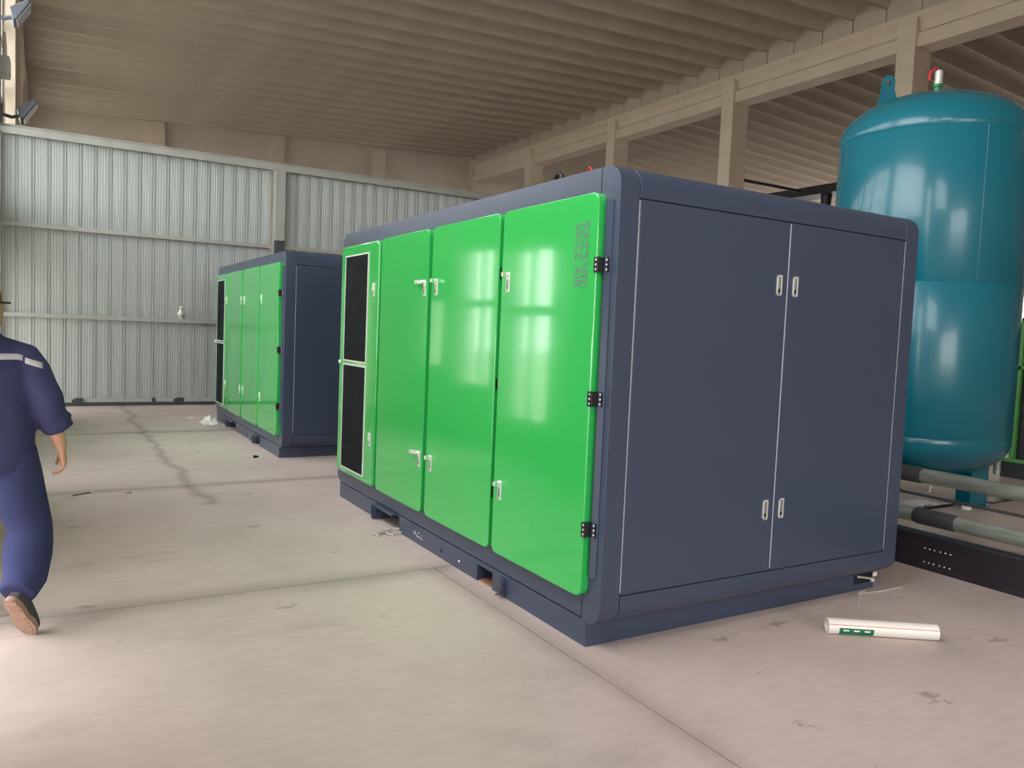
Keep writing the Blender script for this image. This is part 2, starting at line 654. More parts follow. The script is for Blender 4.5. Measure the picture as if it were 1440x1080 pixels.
window(1, 7.90, 8.95, 0.4, 2.67, (8.53,), (1.84,), 0.06)
window(2, 9.36, 10.32, 0.75, 2.75, (9.86,), (1.95,), 0.05)
window(3, 10.90, 11.50, 0.95, 2.05, (), (), 0.05)
window(4, 16.6, 19.6, 4.6, 8.2, (17.6, 18.6), (5.8, 7.0))
window(5, 20.2, 23.8, 4.6, 8.4, (21.4, 22.6), (5.8, 7.0))  # added, with the next two, to light the rear wall
window(6, 25.2, 29.4, 4.6, 8.4, (26.6, 28.0), (5.8, 7.0))
window(7, 31.2, 35.4, 4.6, 8.4, (32.6, 34.0), (5.8, 7.0))
window(8, 7.4, 11.0, 3.4, 8.2, (8.6, 9.8), (5.0, 6.6))  # added high window out of view, lights the floor and partition
window(9, 11.6, 15.0, 3.4, 8.2, (12.7, 13.8), (5.0, 6.6))  # also added for light, out of view

# corrugated steel partition with girts
YS = 15.26
wb = holder('wall_back')
PW = 0.2262
prof = [(0.0, 0.022), (0.009, 0.022), (0.018, -0.006), (0.034, -0.006), (0.044, 0.006), (0.078, 0.006), (0.084, 0.002), (0.090, 0.006),
        (0.115, 0.006), (0.121, 0.002), (0.127, 0.006), (0.155, 0.006), (0.161, 0.002), (0.167, 0.006), (0.2200, 0.006), (PW, 0.010), (PW, 0.03), (0, 0.03)]


def sheet(x, w, z0, z1, src=None):
    if src is not None:
        return copy_of(src, wb, (x, YS, 0))
    bm = BM()
    pts = [(min(u, w), v) for u, v in prof]
    prism(bm, pts, 'y', 0, 1)
    bm.free()
    bm = BM()
    A = [bm.verts.new((u, v, z0)) for u, v in pts]
    B = [bm.verts.new((u, v, z1)) for u, v in pts]
    n = len(pts)
    for i in range(n):
        j = (i + 1) % n
        bm.faces.new((A[i], A[j], B[j], B[i]))
    return obj('sheet_panel', bm, 'sheet', wb, smooth=False, loc=(x, YS, 0))


src = None
k = -1
while True:
    x = -0.406 + PW * k
    if x + PW > 3.74:
        break
    src0 = sheet(x, PW, 0.06, 4.47, src)
    src = src or src0
    k += 1
for i in range(24):
    sheet(3.905 + PW * i, PW, 0, 0, src)
# girts, top rail, bottom track, post
for z in (1.52, 2.985):
    bm = BM()
    bx(bm, -0.60, 3.70, YS - 0.075, YS - 0.004, z - 0.008, z + 0.006)
    bx(bm, -0.60, 3.70, YS - 0.079, YS - 0.070, z - 0.038, z + 0.030)
    bx(bm, -0.60, 3.70, YS - 0.012, YS - 0.003, z - 0.030, z + 0.030)
    obj('girt', bm, 'rail', wb, smooth=False)
    bm = BM()
    bx(bm, 3.90, 9.3, YS - 0.075, YS - 0.004, z - 0.008, z + 0.006)
    bx(bm, 3.90, 9.3, YS - 0.079, YS - 0.070, z - 0.038, z + 0.030)
    obj('girt', bm, 'rail', wb, smooth=False)
bm = BM()
prism(bm, [(YS - 0.10, 4.40), (YS - 0.085, 4.40), (YS - 0.085, 4.465), (YS + 0.03, 4.485), (YS + 0.03, 4.555), (YS - 0.06, 4.555), (YS - 0.10, 4.50)], 'x', XL, 9.3)
obj('top_rail', bm, 'rail', wb, smooth=False)
bm = BM()
bx(bm, -0.62, 3.70, YS - 0.03, YS - 0.002, 0.06, 0.13)
obj('bottom_rail', bm, 'sheet', wb, smooth=False)
bm = BM()
bx(bm, -0.62, 9.3, YS - 0.06, YS + 0.02, 0.0, 0.058)
obj('bottom_track', bm, 'rail_dark', wb, smooth=False)
for xx, ww in ((0.42, 0.16), (1.66, 0.05), (2.02, 0.16)):
    bm = BM()
    prism(bm, [(xx, 0.056), (xx + ww, 0.056), (xx + ww, 0.135), (xx + 0.05 * (ww > 0.1), 0.135), (xx - 0.02, 0.10)], 'y', YS - 0.055, YS - 0.028)
    obj('rail_bracket', bm, 'rail_dark', wb, smooth=False)
bm = BM()
bx(bm, 3.715, 3.895, YS - 0.16, YS + 0.02, 3.10, 4.42)
bx(bm, 3.688, 3.718, YS - 0.10, YS - 0.05, 0.06, 4.42)
obj('steel_post', bm, 'rail', wb, smooth=False)
bm = BM()
prism(bm, [(3.715, 0), (3.895, 0), (3.895, 3.10), (3.86, 3.112), (3.83, 3.098), (3.79, 3.106), (3.75, 3.092), (3.715, 3.10)], 'y', YS - 0.161, YS + 0.02)
obj('painted_post_foot', bm, 'post_dark', wb, smooth=False)
bm = BM()
bx(bm, XL, XL + 0.055, YS - 0.10, YS, 0.0, 4.42)
obj('edge_angle', bm, 'rail', wb, smooth=False)

# ------------------------------------------------------------------ COMPRESSORS
CX, CY = 2.327, 3.073
CW, CL, CH, OV, RR = 2.362, 3.795, 2.371, 0.10, 0.10


def cabinet_outline(y0, y1, z0, z1, r, near, far, n=9):
    pts = []
    def arc(cy, cz, a0):
        for k in range(n + 1):
            a = math.radians(a0 + 90 * k / n)
            pts.append((cy + r * math.cos(a), cz + r * math.sin(a)))
    if far:
        arc(y1 - r, z0 + r, -90)
        arc(y1 - r, z1 - r, 0)
    else:
        pts.extend([(y1, z0), (y1, z1)])
    if near:
        arc(y0 + r, z1 - r, 90)
        arc(y0 + r, z0 + r, 180)
    else:
        pts.extend([(y0, z1), (y0, z0)])
    return pts


def door_panel(bm, y0, y1, z0, z1, t=0.045, r=0.048, be=0.005):
    outer = rrect(y0, y1, z0, z1, r)
    inner = rrect(y0 + be, y1 - be, z0 + be, z1 - be, r - be * 0.6)
    mid = rrect(y0 + be * .3, y1 - be * .3, z0 + be * .3, z1 - be * .3, r - be * 0.2)
    loops = []
    for pts, x in ((outer, 0.0), (outer, -t + be), (mid, -t + be * .3), (inner, -t)):
        loops.append([bm.verts.new((x, u, v)) for u, v in pts])
    n = len(outer)
    for a, b in zip(loops, loops[1:]):
        for k in range(n):
            bm.faces.new((a[k], a[(k + 1) % n], b[(k + 1) % n], b[k]))
    bm.faces.new(loops[-1])
    bm.faces.new(list(reversed(loops[0])))


def latch_side(parent, y, z, lever=None):
    """flush swing handle on a green door: plate, inset paddle, keyhole; the paddle swung out when lever is a direction"""
    xf = -0.045
    bm = BM()
    bx(bm, xf - 0.006, xf + 0.001, y - 0.0175, y + 0.0175, z - 0.056, z + 0.056, 0)
    bx(bm, xf - 0.008, xf - 0.005, y - 0.010, y + 0.010, z - 0.042, z + (0.015 if lever else 0.042), 1)
    bx(bm, xf - 0.010, xf - 0.007, y - 0.004, y + 0.004, z - 0.050, z - 0.044, 2)
    bx(bm, xf - 0.010, xf - 0.007, y - 0.004, y + 0.004, z - 0.034, z - 0.016, 2)
    if not lever:
        bx(bm, xf - 0.013, xf - 0.006, y - 0.008, y + 0.008, z - 0.008, z + 0.046, 0)
    o = obj('door_latch', bm, ['chrome', 'chrome_dull', 'black'], parent, smooth=False, bevel=0.0015)
    if lever:
        bm = BM()
        d = Vector((lever[0], lever[1], 0))
        L = d.length
        a = Vector((xf - 0.004, y, z + 0.042))
        e = a + d
        side = Vector((0, 0, 1))
        nrm = d.normalized().cross(side)
        for (s0, s1, hh, tt) in ((0, 1.0, 0.012, 0.006),):
            p = a + d * s0
            q = a + d * s1
            vs = []
            for base in (p, q):
                for sz in (-1, 1):
                    for sn in (-1, 1):
                        vs.append(bm.verts.new(base + side * (hh * sz) + nrm * (tt * sn)))
            for f in ((0, 1, 3, 2), (4, 6, 7, 5), (0, 4, 5, 1), (2, 3, 7, 6), (0, 2, 6, 4), (1, 5, 7, 3)):
                bm.faces.new([vs[i] for i in f])
        tube(bm, [a + Vector((0.004, 0, 0)), a + d.normalized() * 0.02], 0.013, 12)
        tube(bm, [e - nrm * 0.0075 - d.normalized() * 0.018, e + nrm * 0.0075 - d.normalized() * 0.018], 0.004, 8, mi=1)
        obj('swing_handle', bm, ['chrome', 'black'], parent, smooth=False)


def hinge_front(parent, y, z):
    """black butt hinge across the door edge and the housing: two leaves, knuckle, six screws"""
    bm = BM()
    bx(bm, -0.052, -0.001, y - 0.0, y + 0.0, z, z) if False else None
    bx(bm, -0.010, -0.001, y - 0.040, y - 0.004, z - 0.036, z + 0.036, 0)
    bx(bm, -0.052, -0.001, y + 0.020, y + 0.026, z - 0.036, z + 0.036, 0)
    bx(bm, -0.049, -0.001, y - 0.002, y + 0.024, z - 0.036, z + 0.036, 0)
    tube(bm, [(-0.050, y - 0.003, z - 0.038), (-0.050, y - 0.003, z + 0.038)], 0.005, 10, mi=0)
    for k in (-1, 0, 1):
        ball(bm, (-0.011, y - 0.022, z + 0.023 * k), (0.004, 0.0065, 0.0065), 1, mi=2)
        ball(bm, (-0.050, y + 0.012, z + 0.023 * k), (0.004, 0.0065, 0.0065), 1, mi=2)
    return obj('hinge', bm, ['black', 'chrome_dull', 'chrome'], parent)


def hinge_edge(parent, y, z):
    bm = BM()
    bx(bm, -0.036, -0.006, y - 0.006, y + 0.001, z - 0.033, z + 0.033, 0)
    for k in (-1, 0, 1):
        ball(bm, (-0.021, y - 0.007, z + 0.02 * k), (0.005, 0.003, 0.005), 1, mi=1)
    return obj('hinge', bm, ['black', 'chrome'], parent)


def latch_end(parent, x, z):
    yf = -OV
    bm = BM()
    w, h = 0.019, 0.056
    bx(bm, x - w, x - w + 0.007, yf - 0.007, yf + 0.001, z - h, z + h, 0)
    bx(bm, x + w - 0.006, x + w, yf - 0.007, yf + 0.001, z - h, z + h, 0)
    bx(bm, x - w, x + w, yf - 0.007, yf + 0.001, z + h - 0.010, z + h, 0)
    bx(bm, x - w, x + w, yf - 0.007, yf + 0.001, z - h, z - h + 0.010, 0)
    bx(bm, x - w + 0.006, x + w - 0.005, yf - 0.003, yf + 0.001, z - h + 0.009, z + h - 0.009, 1)
    bx(bm, x - 0.008, x + 0.009, yf - 0.008, yf - 0.002, z - 0.020, z + 0.040, 1)
    bx(bm, x - 0.006, x + 0.003, yf - 0.009, yf - 0.002, z - 0.038, z - 0.018, 2)
    bx(bm, x - 0.006, x + 0.006, yf - 0.008, yf - 0.006, z - 0.053, z - 0.048, 2)
    return obj('door_latch', bm, ['chrome', 'chrome_dull', 'black'], parent, smooth=False, bevel=0.0012)


def compressor(loc, label, first):
    root = thing('air_compressor', label, 'compressor', loc, 0, None)
    # --- skid base: hollow steel frame with two fork pockets through it
    pockets = [(0.950, 1.146, 0.008, 0.104), (2.400, 2.850, 0.008, 0.118)]
    bm = BM()
    zt = 0.132
    W_ = CW - 0.06
    cur = 0.0
    for (a, b, z0, z1) in pockets:
        bx(bm, -0.003, 0.10, cur, a, 0, zt)
        bx(bm, -0.003, 0.10, a, b, z1, zt)
        bx(bm, 0.10, W_, a - 0.012, a, 0, z1)
        bx(bm, 0.10, W_, b, b + 0.012, 0, z1)
        bx(bm, 0.10, W_, a - 0.012, b + 0.012, z1, z1 + 0.01)
        cur = b
    bx(bm, -0.003, 0.10, cur, CL, 0, zt)
    bx(bm, 0.10, W_, 0, 0.10, 0, zt)
    bx(bm, 0.10, W_, CL - 0.10, CL, 0, zt)
    skid = obj('skid_base', bm, 'navy', root, smooth=False)
    prot = pockets if not first else pockets[1:]
    for (a, b, z0, z1) in prot:
        bm = BM()
        pts = [(-0.004, z1 + 0.01), (-0.055, z1 + 0.005), (-0.062, z1 - 0.01), (-0.062, 0.05), (-0.045, 0.006), (-0.004, 0.006)]
        prism(bm, pts, 'y', b - 0.002, b + 0.030)
        bx(bm, -0.045, -0.003, a + (b - a) * .12, b, z1 - 0.006, z1 + 0.012)
        obj('fork_pocket_lip', bm, 'navy', skid, smooth=False, bevel=0.004)
    if first:
        # lug with a shackle bolt next to the near pocket
        bm = BM()
        lug = rrect(0.79, 0.845, 0.012, 0.116, 0.02)
        prism(bm, lug, 'x', -0.030, -0.002)
        obj('towing_lug', bm, 'navy', skid, bevel=0.003)
        bm = BM()
        tube(bm, [(-0.05, 0.832, 0.085), (-0.052, 0.80, 0.10), (-0.05, 0.775, 0.07), (-0.05, 0.785, 0.03), (-0.05, 0.82, 0.02)], 0.007, 8)
        ball(bm, (-0.034, 0.835, 0.055), (0.008, 0.011, 0.011), 2)
        ball(bm, (-0.034, 0.775, 0.06), (0.007, 0.007, 0.007), 1)
        ball(bm, (-0.034, 0.772, 0.03), (0.006, 0.006, 0.006), 1)
        obj('shackle', bm, ['coupling'], skid)
        bm = BM()
        tube(bm, [(-0.001, 1.660, 0.055), (-0.006, 1.660, 0.055)], 0.013, 12)
        obj('plugged_hole', bm, 'seam', skid)
        bm = BM()
        tube(bm, [(-0.001, 1.390, 0.056), (-0.009, 1.390, 0.056)], 0.008, 6)
        obj('bolt_head', bm, 'white', skid)
        bm = BM()
        for (yy, zz, rr) in ((2.10, 0.075, 0.011), (2.03, 0.085, 0.006), (2.05, 0.055, 0.006), (1.98, 0.075, 0.005)):
            tube(bm, [(-0.001, yy, zz), (-0.012, yy, zz)], rr, 6)
        tube(bm, [(-0.008, 2.10, 0.072), (-0.011, 2.03, 0.06), (-0.008, 1.96, 0.052)], 0.0035, 6)
        obj('grounding_bolt', bm, 'steel', skid)
    else:
        for yy, zz in ((2.06, 0.085), (1.45, 0.055)):
            bm = BM()
            tube(bm, [(-0.001, yy, zz), (-0.009, yy, zz)], 0.010, 8)
            obj('bolt_head', bm, 'white', skid)
        bm = BM()
        tube(bm, [(-0.001, 1.66, 0.055), (-0.006, 1.66, 0.055)], 0.016, 12)
        obj('plugged_hole', bm, 'seam', skid)
    # --- housing
    bm = BM()
    zb = 0.136
    prism(bm, cabinet_outline(0.052, CL + OV, zb, CH, RR, False, True), 'x', 0, CW)
    # near end module: two corner posts, and a middle with the door opening
    zc = 0.118
    for xa, xb in ((0, 0.1195), (2.2345, CW)):
        prism(bm, cabinet_outline(-OV, 0.048, zc, CH, RR, True, False), 'x', xa, xb)
    out = cabinet_outline(-OV, 0.048, zc, CH, RR, True, False)
    notch = []
    zlo, zhi = 0.2715, 2.2195
    # outline runs far-bottom, far-top, near-top arc, near-bottom arc: put the recess between the two arcs
    half = 2 + 10
    notch = out[:half] + [(-OV, zhi), (-OV + 0.022, zhi), (-OV + 0.022, zlo), (-OV, zlo)] + out[half:]
    prism(bm, notch, 'x', 0.1235, 2.2305)
    prism(bm, cabinet_outline(-OV + 0.02, 0.047, zc + 0.02, CH - 0.02, RR - 0.02, True, False), 'x', 0.02, CW - 0.02)
    body = obj('housing', bm, 'navy', root, angle=20)
    bv = body.modifiers.new('bevel', 'BEVEL')
    bv.width = 0.004
    bv.segments = 2
    bv.limit_method = 'ANGLE'
    bv.angle_limit = math.radians(60)
    bv.harden_normals = True
    for xg, wg in ((0.1215, 0.0016), (1.191, 0.0026), (2.2325, 0.0010)):  # thin pale strips set in the vertical door seams
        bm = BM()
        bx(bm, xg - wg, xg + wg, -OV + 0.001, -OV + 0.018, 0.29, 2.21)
        obj('door_seam_strip', bm, 'seam_strip', body, smooth=False)
    bm = BM()
    prism(bm, [(0.0, -0.060), (-0.005, -0.060), (-0.014, -0.019), (0.0, -0.018)], 'z', 0.36, 2.20)
    obj('door_jamb', bm, 'navy', body, smooth=False)
    # --- doors on the short end
    xm = 1.191
    for xa, xb, side in ((0.1245, xm - 0.003, 1), (xm + 0.003, 2.2295, -1)):
        bm = BM()
        bx(bm, xa, xb, -OV, -OV + 0.02, 0.2755, 2.2155)
        d = obj('end_door', bm, 'navy', root, smooth=False, bevel=0.004)
        if first:
            x = 1.121 if side > 0 else 1.250
            latch_end(d, x, 1.870)
            latch_end(d, x, 0.627)
    # --- green doors on the long side
    Z0, Z1 = 0.255, 2.245
    doors = []
    spans = [(0.005, 0.912), (0.952, 1.877), (1.937, 2.822)]
    for i, (a, b) in enumerate(spans):
        bm = BM()
        door_panel(bm, a, b, Z0, Z1)
        d = obj('side_door', bm, 'green', root, angle=9)
        doors.append(d)
    hy = [0.833, 1.795, 1.985]
    for d, y, lv in zip(doors, hy, ((-0.046, -0.008), (-0.046, -0.010), (-0.03, 0.095))):
        latch_side(d, y, 1.838, lv if first else None)
        latch_side(d, y, 0.634, lv if first else None)
    for z in (1.895, 1.245, 0.60):
        hinge_front(doors[0], -0.012, z)
        if first:
            hinge_edge(doors[1], 0.952, z)
    # --- grille panel at the far end of the long side
    bm = BM()
    door_panel(bm, 2.892, 3.790, Z0, Z1, be=0.014)
    gp = obj('grille_panel', bm, 'green', root, angle=9)
    latch_side(gp, 2.975, 1.850)
    latch_side(gp, 2.975, 0.634)
    for z0, z1 in ((1.258, 2.148), (0.314, 1.211)):
        bm = BM()
        bx(bm, -0.049, -0.044, 3.110, 3.656, z0, z1)
        gr = obj('grille', bm, 'mesh', gp, smooth=False)
        bm = BM()
        t = 0.012
        bx(bm, -0.053, -0.044, 3.098, 3.110, z0 - t, z1 + t)
        bx(bm, -0.053, -0.044, 3.656, 3.668, z0 - t, z1 + t)
        bx(bm, -0.053, -0.044, 3.110, 3.656, z1, z1 + t)
        bx(bm, -0.053, -0.044, 3.110, 3.656, z0 - t, z0)
        obj('grille_frame', bm, 'trim', gp, smooth=False)
        bm = BM()
        bx(bm, -0.052, -0.048, 3.374, 3.380, z0, z1)
        for q in range(1, 5):
            zz = z0 + (z1 - z0) * q / 5
            bx(bm, -0.051, -0.048, 3.110, 3.656, zz - 0.003, zz + 0.003)
        obj('grille_bars', bm, 'gbar', gp, smooth=False)
    bm = BM()
    ball(bm, (-0.056, 3.735, 1.232), (0.014, 0.02, 0.02), 2)
    obj('cap', bm, 'white', gp)
    return root, doors, skid


c1, doors1, skid1 = compressor((CX, CY, 0), 'large green and navy compressor cabinet with printed lettering and swung-out door handles', True)
c2, doors2, skid2 = compressor((2.335, 9.075, 0), 'green and navy compressor cabinet without lettering standing before the corrugated wall', False)


def text_mesh(body, size, width, loc, name):
    cu = D.curves.new(name, 'FONT')
    cu.body = body
    cu.size = size
    cu.extrude = 0.0008
    tmp = D.objects.new(name, cu)
    C.objects.link(tmp)
    dg = bpy.context.evaluated_depsgraph_get()
    me = D.meshes.new_from_object(tmp.evaluated_get(dg))
    D.objects.remove(tmp, do_unlink=True)
    D.curves.remove(cu)
    xs_ = [v.co.x for v in me.vertices]
    k = width / (max(xs_) - min(xs_))
    x0 = min(xs_)
    me.transform(Matrix.Translation(loc) @ Matrix(((0, 0, -1, 0), (0, -1, 0, 0), (-1, 0, 0, 0), (0, 0, 0, 1))) @ Matrix.Diagonal((k, 1, 1, 1)) @ Matrix.Translation((-x0, 0, 0)))
    me.materials.clear()
    me.materials.append(MT['text'])
    o = D.objects.new('lettering', me)
    C.objects.link(o)
    o.parent = doors1[0]
    return o


text_mesh('SEIZE AIR', 0.085, 0.318, Vector((-0.0455, 0.183, 2.103)), 'english')
text_mesh('\u897f\u6cfd\u7a7a\u6c14\u538b\u7f29\u673a', 0.058, 0.325, Vector((-0.0455, 0.114, 2.110)), 'chinese')

# drain valve with a white tag on the short end of the skid
bm = BM()
bx(bm, 2.10, 2.30, -0.004, 0.001, 0.045, 0.118, 0)
tube(bm, [(2.13, -0.004, 0.092), (2.18, -0.02, 0.085), (2.235, -0.03, 0.075)], 0.007, 8, mi=1)
ball(bm, (2.238, -0.034, 0.068), 0.018, 2, mi=1)
ball(bm, (2.128, -0.010, 0.093), 0.010, 2, mi=1)
bx(bm, 2.262, 2.302, -0.022, -0.018, 0.082, 0.110, 2)
obj('drain_valve', bm, ['seam', 'steel', 'white'], c1)
# lifting eye on the roof
bm = BM()
for k in range(20):
    a0, a1 = 2 * math.pi * k / 20, 2 * math.pi * (k + 1) / 20
    tube(bm, [(0.62, 1.36 + 0.045 * math.cos(a0), 0.175 + 2.4 + 0.045 * math.sin(a0)), (0.62, 1.36 + 0.045 * math.cos(a1), 0.175 + 2.4 + 0.045 * math.sin(a1))], 0.014, 8, cap=False)
tube(bm, [(0.62, 1.36, 2.37), (0.62, 1.36, 2.40), (0.62, 1.36, 2.41), (0.62, 1.36, 2.54)], [0.045, 0.045, 0.022, 0.022], 12)
obj('lifting_eye', bm, 'black', c1)
rh = thing('shackle', 'small red lifting shackle standing on the roof of the printed compressor', 'shackle', (2.92, 4.05, CH + 0.002))
bm = BM()
pts = []
for k in range(13):
    a = math.radians(-50 + 280 * k / 12)
    pts.append((0, 0.020 * math.cos(a), 0.195 + 0.030 * math.sin(a)))
pts = [(0, 0.020, 0.0)] + pts + [(0, -0.020, 0.0)]
tube(bm, pts, 0.006, 8)
obj('bow', bm, 'red', rh)
bm = BM()
tube(bm, [(0, -0.034, 0.012), (0, 0.034, 0.012)], 0.008, 8)
obj('pin', bm, 'coupling', rh)

# ------------------------------------------------------------------ AIR TANK
TX, TY, TR = 7.805, 4.870, 0.890
tank = thing('air_receiver_tank', 'tall teal pressure tank with domed ends standing behind the compressor', 'tank', (TX, TY, 0))
zb, zt, dh = 0.72, 3.63, 0.50
bm = BM()
prof = []
n = 14
for k in range(n + 1):
    a = math.pi / 2 * k / n
    prof.append((TR * math.sin(a), zb - 0.05 - 0.42 * math.cos(a)))
prof.append((TR, zb - 0.006))
prof.append((TR - 0.004, zb))
prof.append((TR, zb + 0.006))
for zz in (2.195,):
    prof += [(TR, zz - 0.006), (TR - 0.004, zz), (TR, zz + 0.006)]
prof += [(TR, zt - 0.006), (TR - 0.005, zt), (TR, zt + 0.006)]
for k in range(n + 1):
    a = math.pi / 2 * k / n
    prof.append((TR * math.cos(a), zt + 0.05 + (dh - 0.05) * math.sin(a)))
lathe(bm, prof, 96)
shell = obj('shell', bm, 'tank', tank, angle=60)
# vertical weld seam
to_cam = math.atan2(-TY, -TX)
bm = BM()
aw = to_cam + 0.52
cw, sw = math.cos(aw), math.sin(aw)
tube(bm, [((TR + 0.0005) * cw, (TR + 0.0005) * sw, 2.20), ((TR + 0.0005) * cw, (TR + 0.0005) * sw, zt)], 0.004, 6)
obj('weld_seam', bm, 'tank', shell)
# lifting lug
lat = Vector((-math.sin(to_cam), math.cos(to_cam), 0))   # across the line of sight


def lug(pos, nx):
    bm = BM()
    w, h = 0.10, 0.30
    out = [(-w, -0.06), (w * 1.3, -0.06), (w * 1.0, 0.02), (w * 0.62, 0.12)]
    for k in range(9):
        a = math.radians(0 + 180 * k / 8)
        out.append((0.062 * math.cos(a), 0.205 + 0.062 * math.sin(a)))
    out += [(-w * 0.72, 0.10)]
    hole = [(0.026 * math.cos(math.radians(22.5 * k)), 0.19 + 0.032 * math.sin(math.radians(22.5 * k))) for k in range(16)]
    es = []
    vo = [bm.verts.new((u, -0.012, v)) for u, v in out]
    vh = [bm.verts.new((u, -0.012, v)) for u, v in hole]
    for loop in (vo, vh):
        for i in range(len(loop)):
            es.append(bm.edges.new((loop[i], loop[(i + 1) % len(loop)])))
    r = bmesh.ops.triangle_fill(bm, use_beauty=True, use_dissolve=False, edges=es)
    fs = [f for f in r['geom'] if isinstance(f, bmesh.types.BMFace)]
    ex = bmesh.ops.extrude_face_region(bm, geom=fs)
    for v in [v for v in ex['geom'] if isinstance(v, bmesh.types.BMVert)]:
        v.co.y += 0.024
    o = obj('lifting_lug', bm, 'tank', tank, smooth=False)
    o.location = pos
    o.rotation_euler = (0, 0, nx)
    return o


rl = 0.50
lp = Vector((0.02, 0, 0))
side = Vector((math.sin(yaw) * 0, 0, 0))
vleft = Vector((-0.86, 0.51, 0)).normalized()
lz = zt + 0.05 + (dh - 0.05) * math.sqrt(1 - (rl / TR) ** 2)
lug(Vector((vleft.x * rl, vleft.y * rl, lz)), math.atan2(-0.51, 0.86))
lz2 = zt + 0.05 + (dh - 0.05) * math.sqrt(1 - (0.74 / TR) ** 2)
lug(Vector((0.848 * 0.74, 0.53 * 0.74, lz2)), math.atan2(-0.848, 0.53))
# safety valve on top
bm = BM()
za = zt + dh
lathe(bm, [(0, za - 0.03), (0.05, za - 0.03), (0.05, za + 0.03), (0.036, za + 0.035), (0.036, za + 0.09), (0.046, za + 0.092), (0.046, za + 0.12), (0, za + 0.12)], 16)
vb = obj('valve_body', bm, 'valve_green', tank)
bm = BM()
lathe(bm, [(0, za + 0.12), (0.04, za + 0.12), (0.04, za + 0.25), (0.028, za + 0.262), (0, za + 0.262)], 16, 0.008, 0)
obj('valve_bonnet', bm, 'steel', vb)
bm = BM()
tube(bm, [(0.02, 0.0, za + 0.275), (-0.03, 0.015, za + 0.285), (-0.075, 0.035, za + 0.245), (-0.082, 0.04, za + 0.15)], [0.008, 0.010, 0.013, 0.013], 8)
obj('valve_lever', bm, 'red', vb)
bm = BM()
lathe(bm, [(0, za + 0.262), (0.014, za + 0.262), (0.014, za + 0.31), (0, za + 0.312)], 10, 0.012, 0)
obj('valve_stem', bm, 'black', vb)
# legs: folded plate channels with foot plates
leg_az = math.atan2(4.30 - TY, 8.09 - TX)
for i in range(3):
    a = leg_az + i * 2 * math.pi / 3
    r0 = 0.64
    bm = BM()
    hw = 0.135
    # a channel opening inwards: front plate and two cheeks
    zt_ = 0.60
    bx(bm, -0.006, 0.006, -hw, hw, 0.012, zt_)
    bx(bm, -0.15, 0.0, -hw, -hw + 0.012, 0.012, zt_)
    bx(bm, -0.15, 0.0, hw - 0.012, hw, 0.012, zt_)
    bx(bm, -0.17, 0.04, -hw - 0.02, hw + 0.02, 0.0, 0.014)
    o = obj('leg', bm, 'tank', tank, smooth=False, bevel=0.003)
    o.location = (r0 * math.cos(a), r0 * math.sin(a), 0)
    o.rotation_euler = (0, 0, a if i else a - 0.55)
bm = BM()
tube(bm, [(0.475, -0.635, 0.50), (0.475, -0.635, 0.33)], 0.032, 16)
tube(bm, [(0.475, -0.635, 0.47), (0.40, -0.50, 0.52), (0.30, -0.36, 0.56)], 0.02, 8)
tube(bm, [(0.475, -0.635, 0.50), (0.475, -0.635, 0.515)], 0.042, 12)
obj('drain_pipe', bm, 'galv', tank)

# dark cabinet with a green frame behind the tank
fm = thing('framed_cabinet', 'dark cabinet with a green metal frame partly hidden behind the teal tank', 'cabinet', (10.4, 3.30, 0))
bm = BM()
bx(bm, 0.0, 1.8, 0.0, 1.98, 0.0, 0.20)
obj('plinth', bm, 'far_black', fm, smooth=False)
bm = BM()
bx(bm, 0.02, 1.78, 0.02, 1.90, 0.20, 2.0)
obj('side_panel', bm, 'far_black', fm, smooth=False)
for (y0, y1, z0, z1, nm) in ((1.80, 1.90, 0.24, 2.0, 'frame_post'), (0.0, 0.06, 0.24, 2.0, 'frame_post'), (0.0, 1.98, 0.20, 0.245, 'frame_rail'), (0.0, 1.9, 1.36, 1.40, 'frame_rail'), (0.0, 1.9, 1.96, 2.0, 'frame_rail')):
    bm = BM()
    if nm == 'frame_post' and y0 > 1:
        y0, y1 = 1.815, 1.865
    bx(bm, -0.03, 0.02, y0, y1, z0, z1)
    obj(nm, bm, 'far_green', fm, smooth=False)

# ------------------------------------------------------------------ PIPES AND BLACK STEEL ON THE FLOOR


def pipe_run(label, x, z, r, y0, y1, coup, group=None):
    t = thing('pipe', label, 'pipe', (x, 0, 0), 0, group)
    bm = BM()
    tube(bm, [(0, y0, z), (0, y1, z)], r, 24)
    obj('pipe_barrel', bm, 'galv', t)
    for a, b in coup:
        bm = BM()
        tube(bm, [(0, a, z), (0, a + 0.02, z), (0, b - 0.02, z), (0, b, z)], [r * 1.02, r * 1.13, r * 1.13, r * 1.02], 24)
        obj('coupling', bm, 'coupling', t)
    for ys_ in (1.4, 5.6):
        bm = BM()
        prism(bm, [(-0.10, 0.0), (0.10, 0.0), (0.09, z - r * 0.3), (0.05, z - r * 0.3), (0.03, z - r * 0.94), (-0.03, z - r * 0.94), (-0.05, z - r * 0.3), (-0.09, z - r * 0.3)], 'y', ys_ - 0.04, ys_ + 0.04)
        obj('pipe_saddle', bm, 'blacksteel', t, smooth=False)
    return t


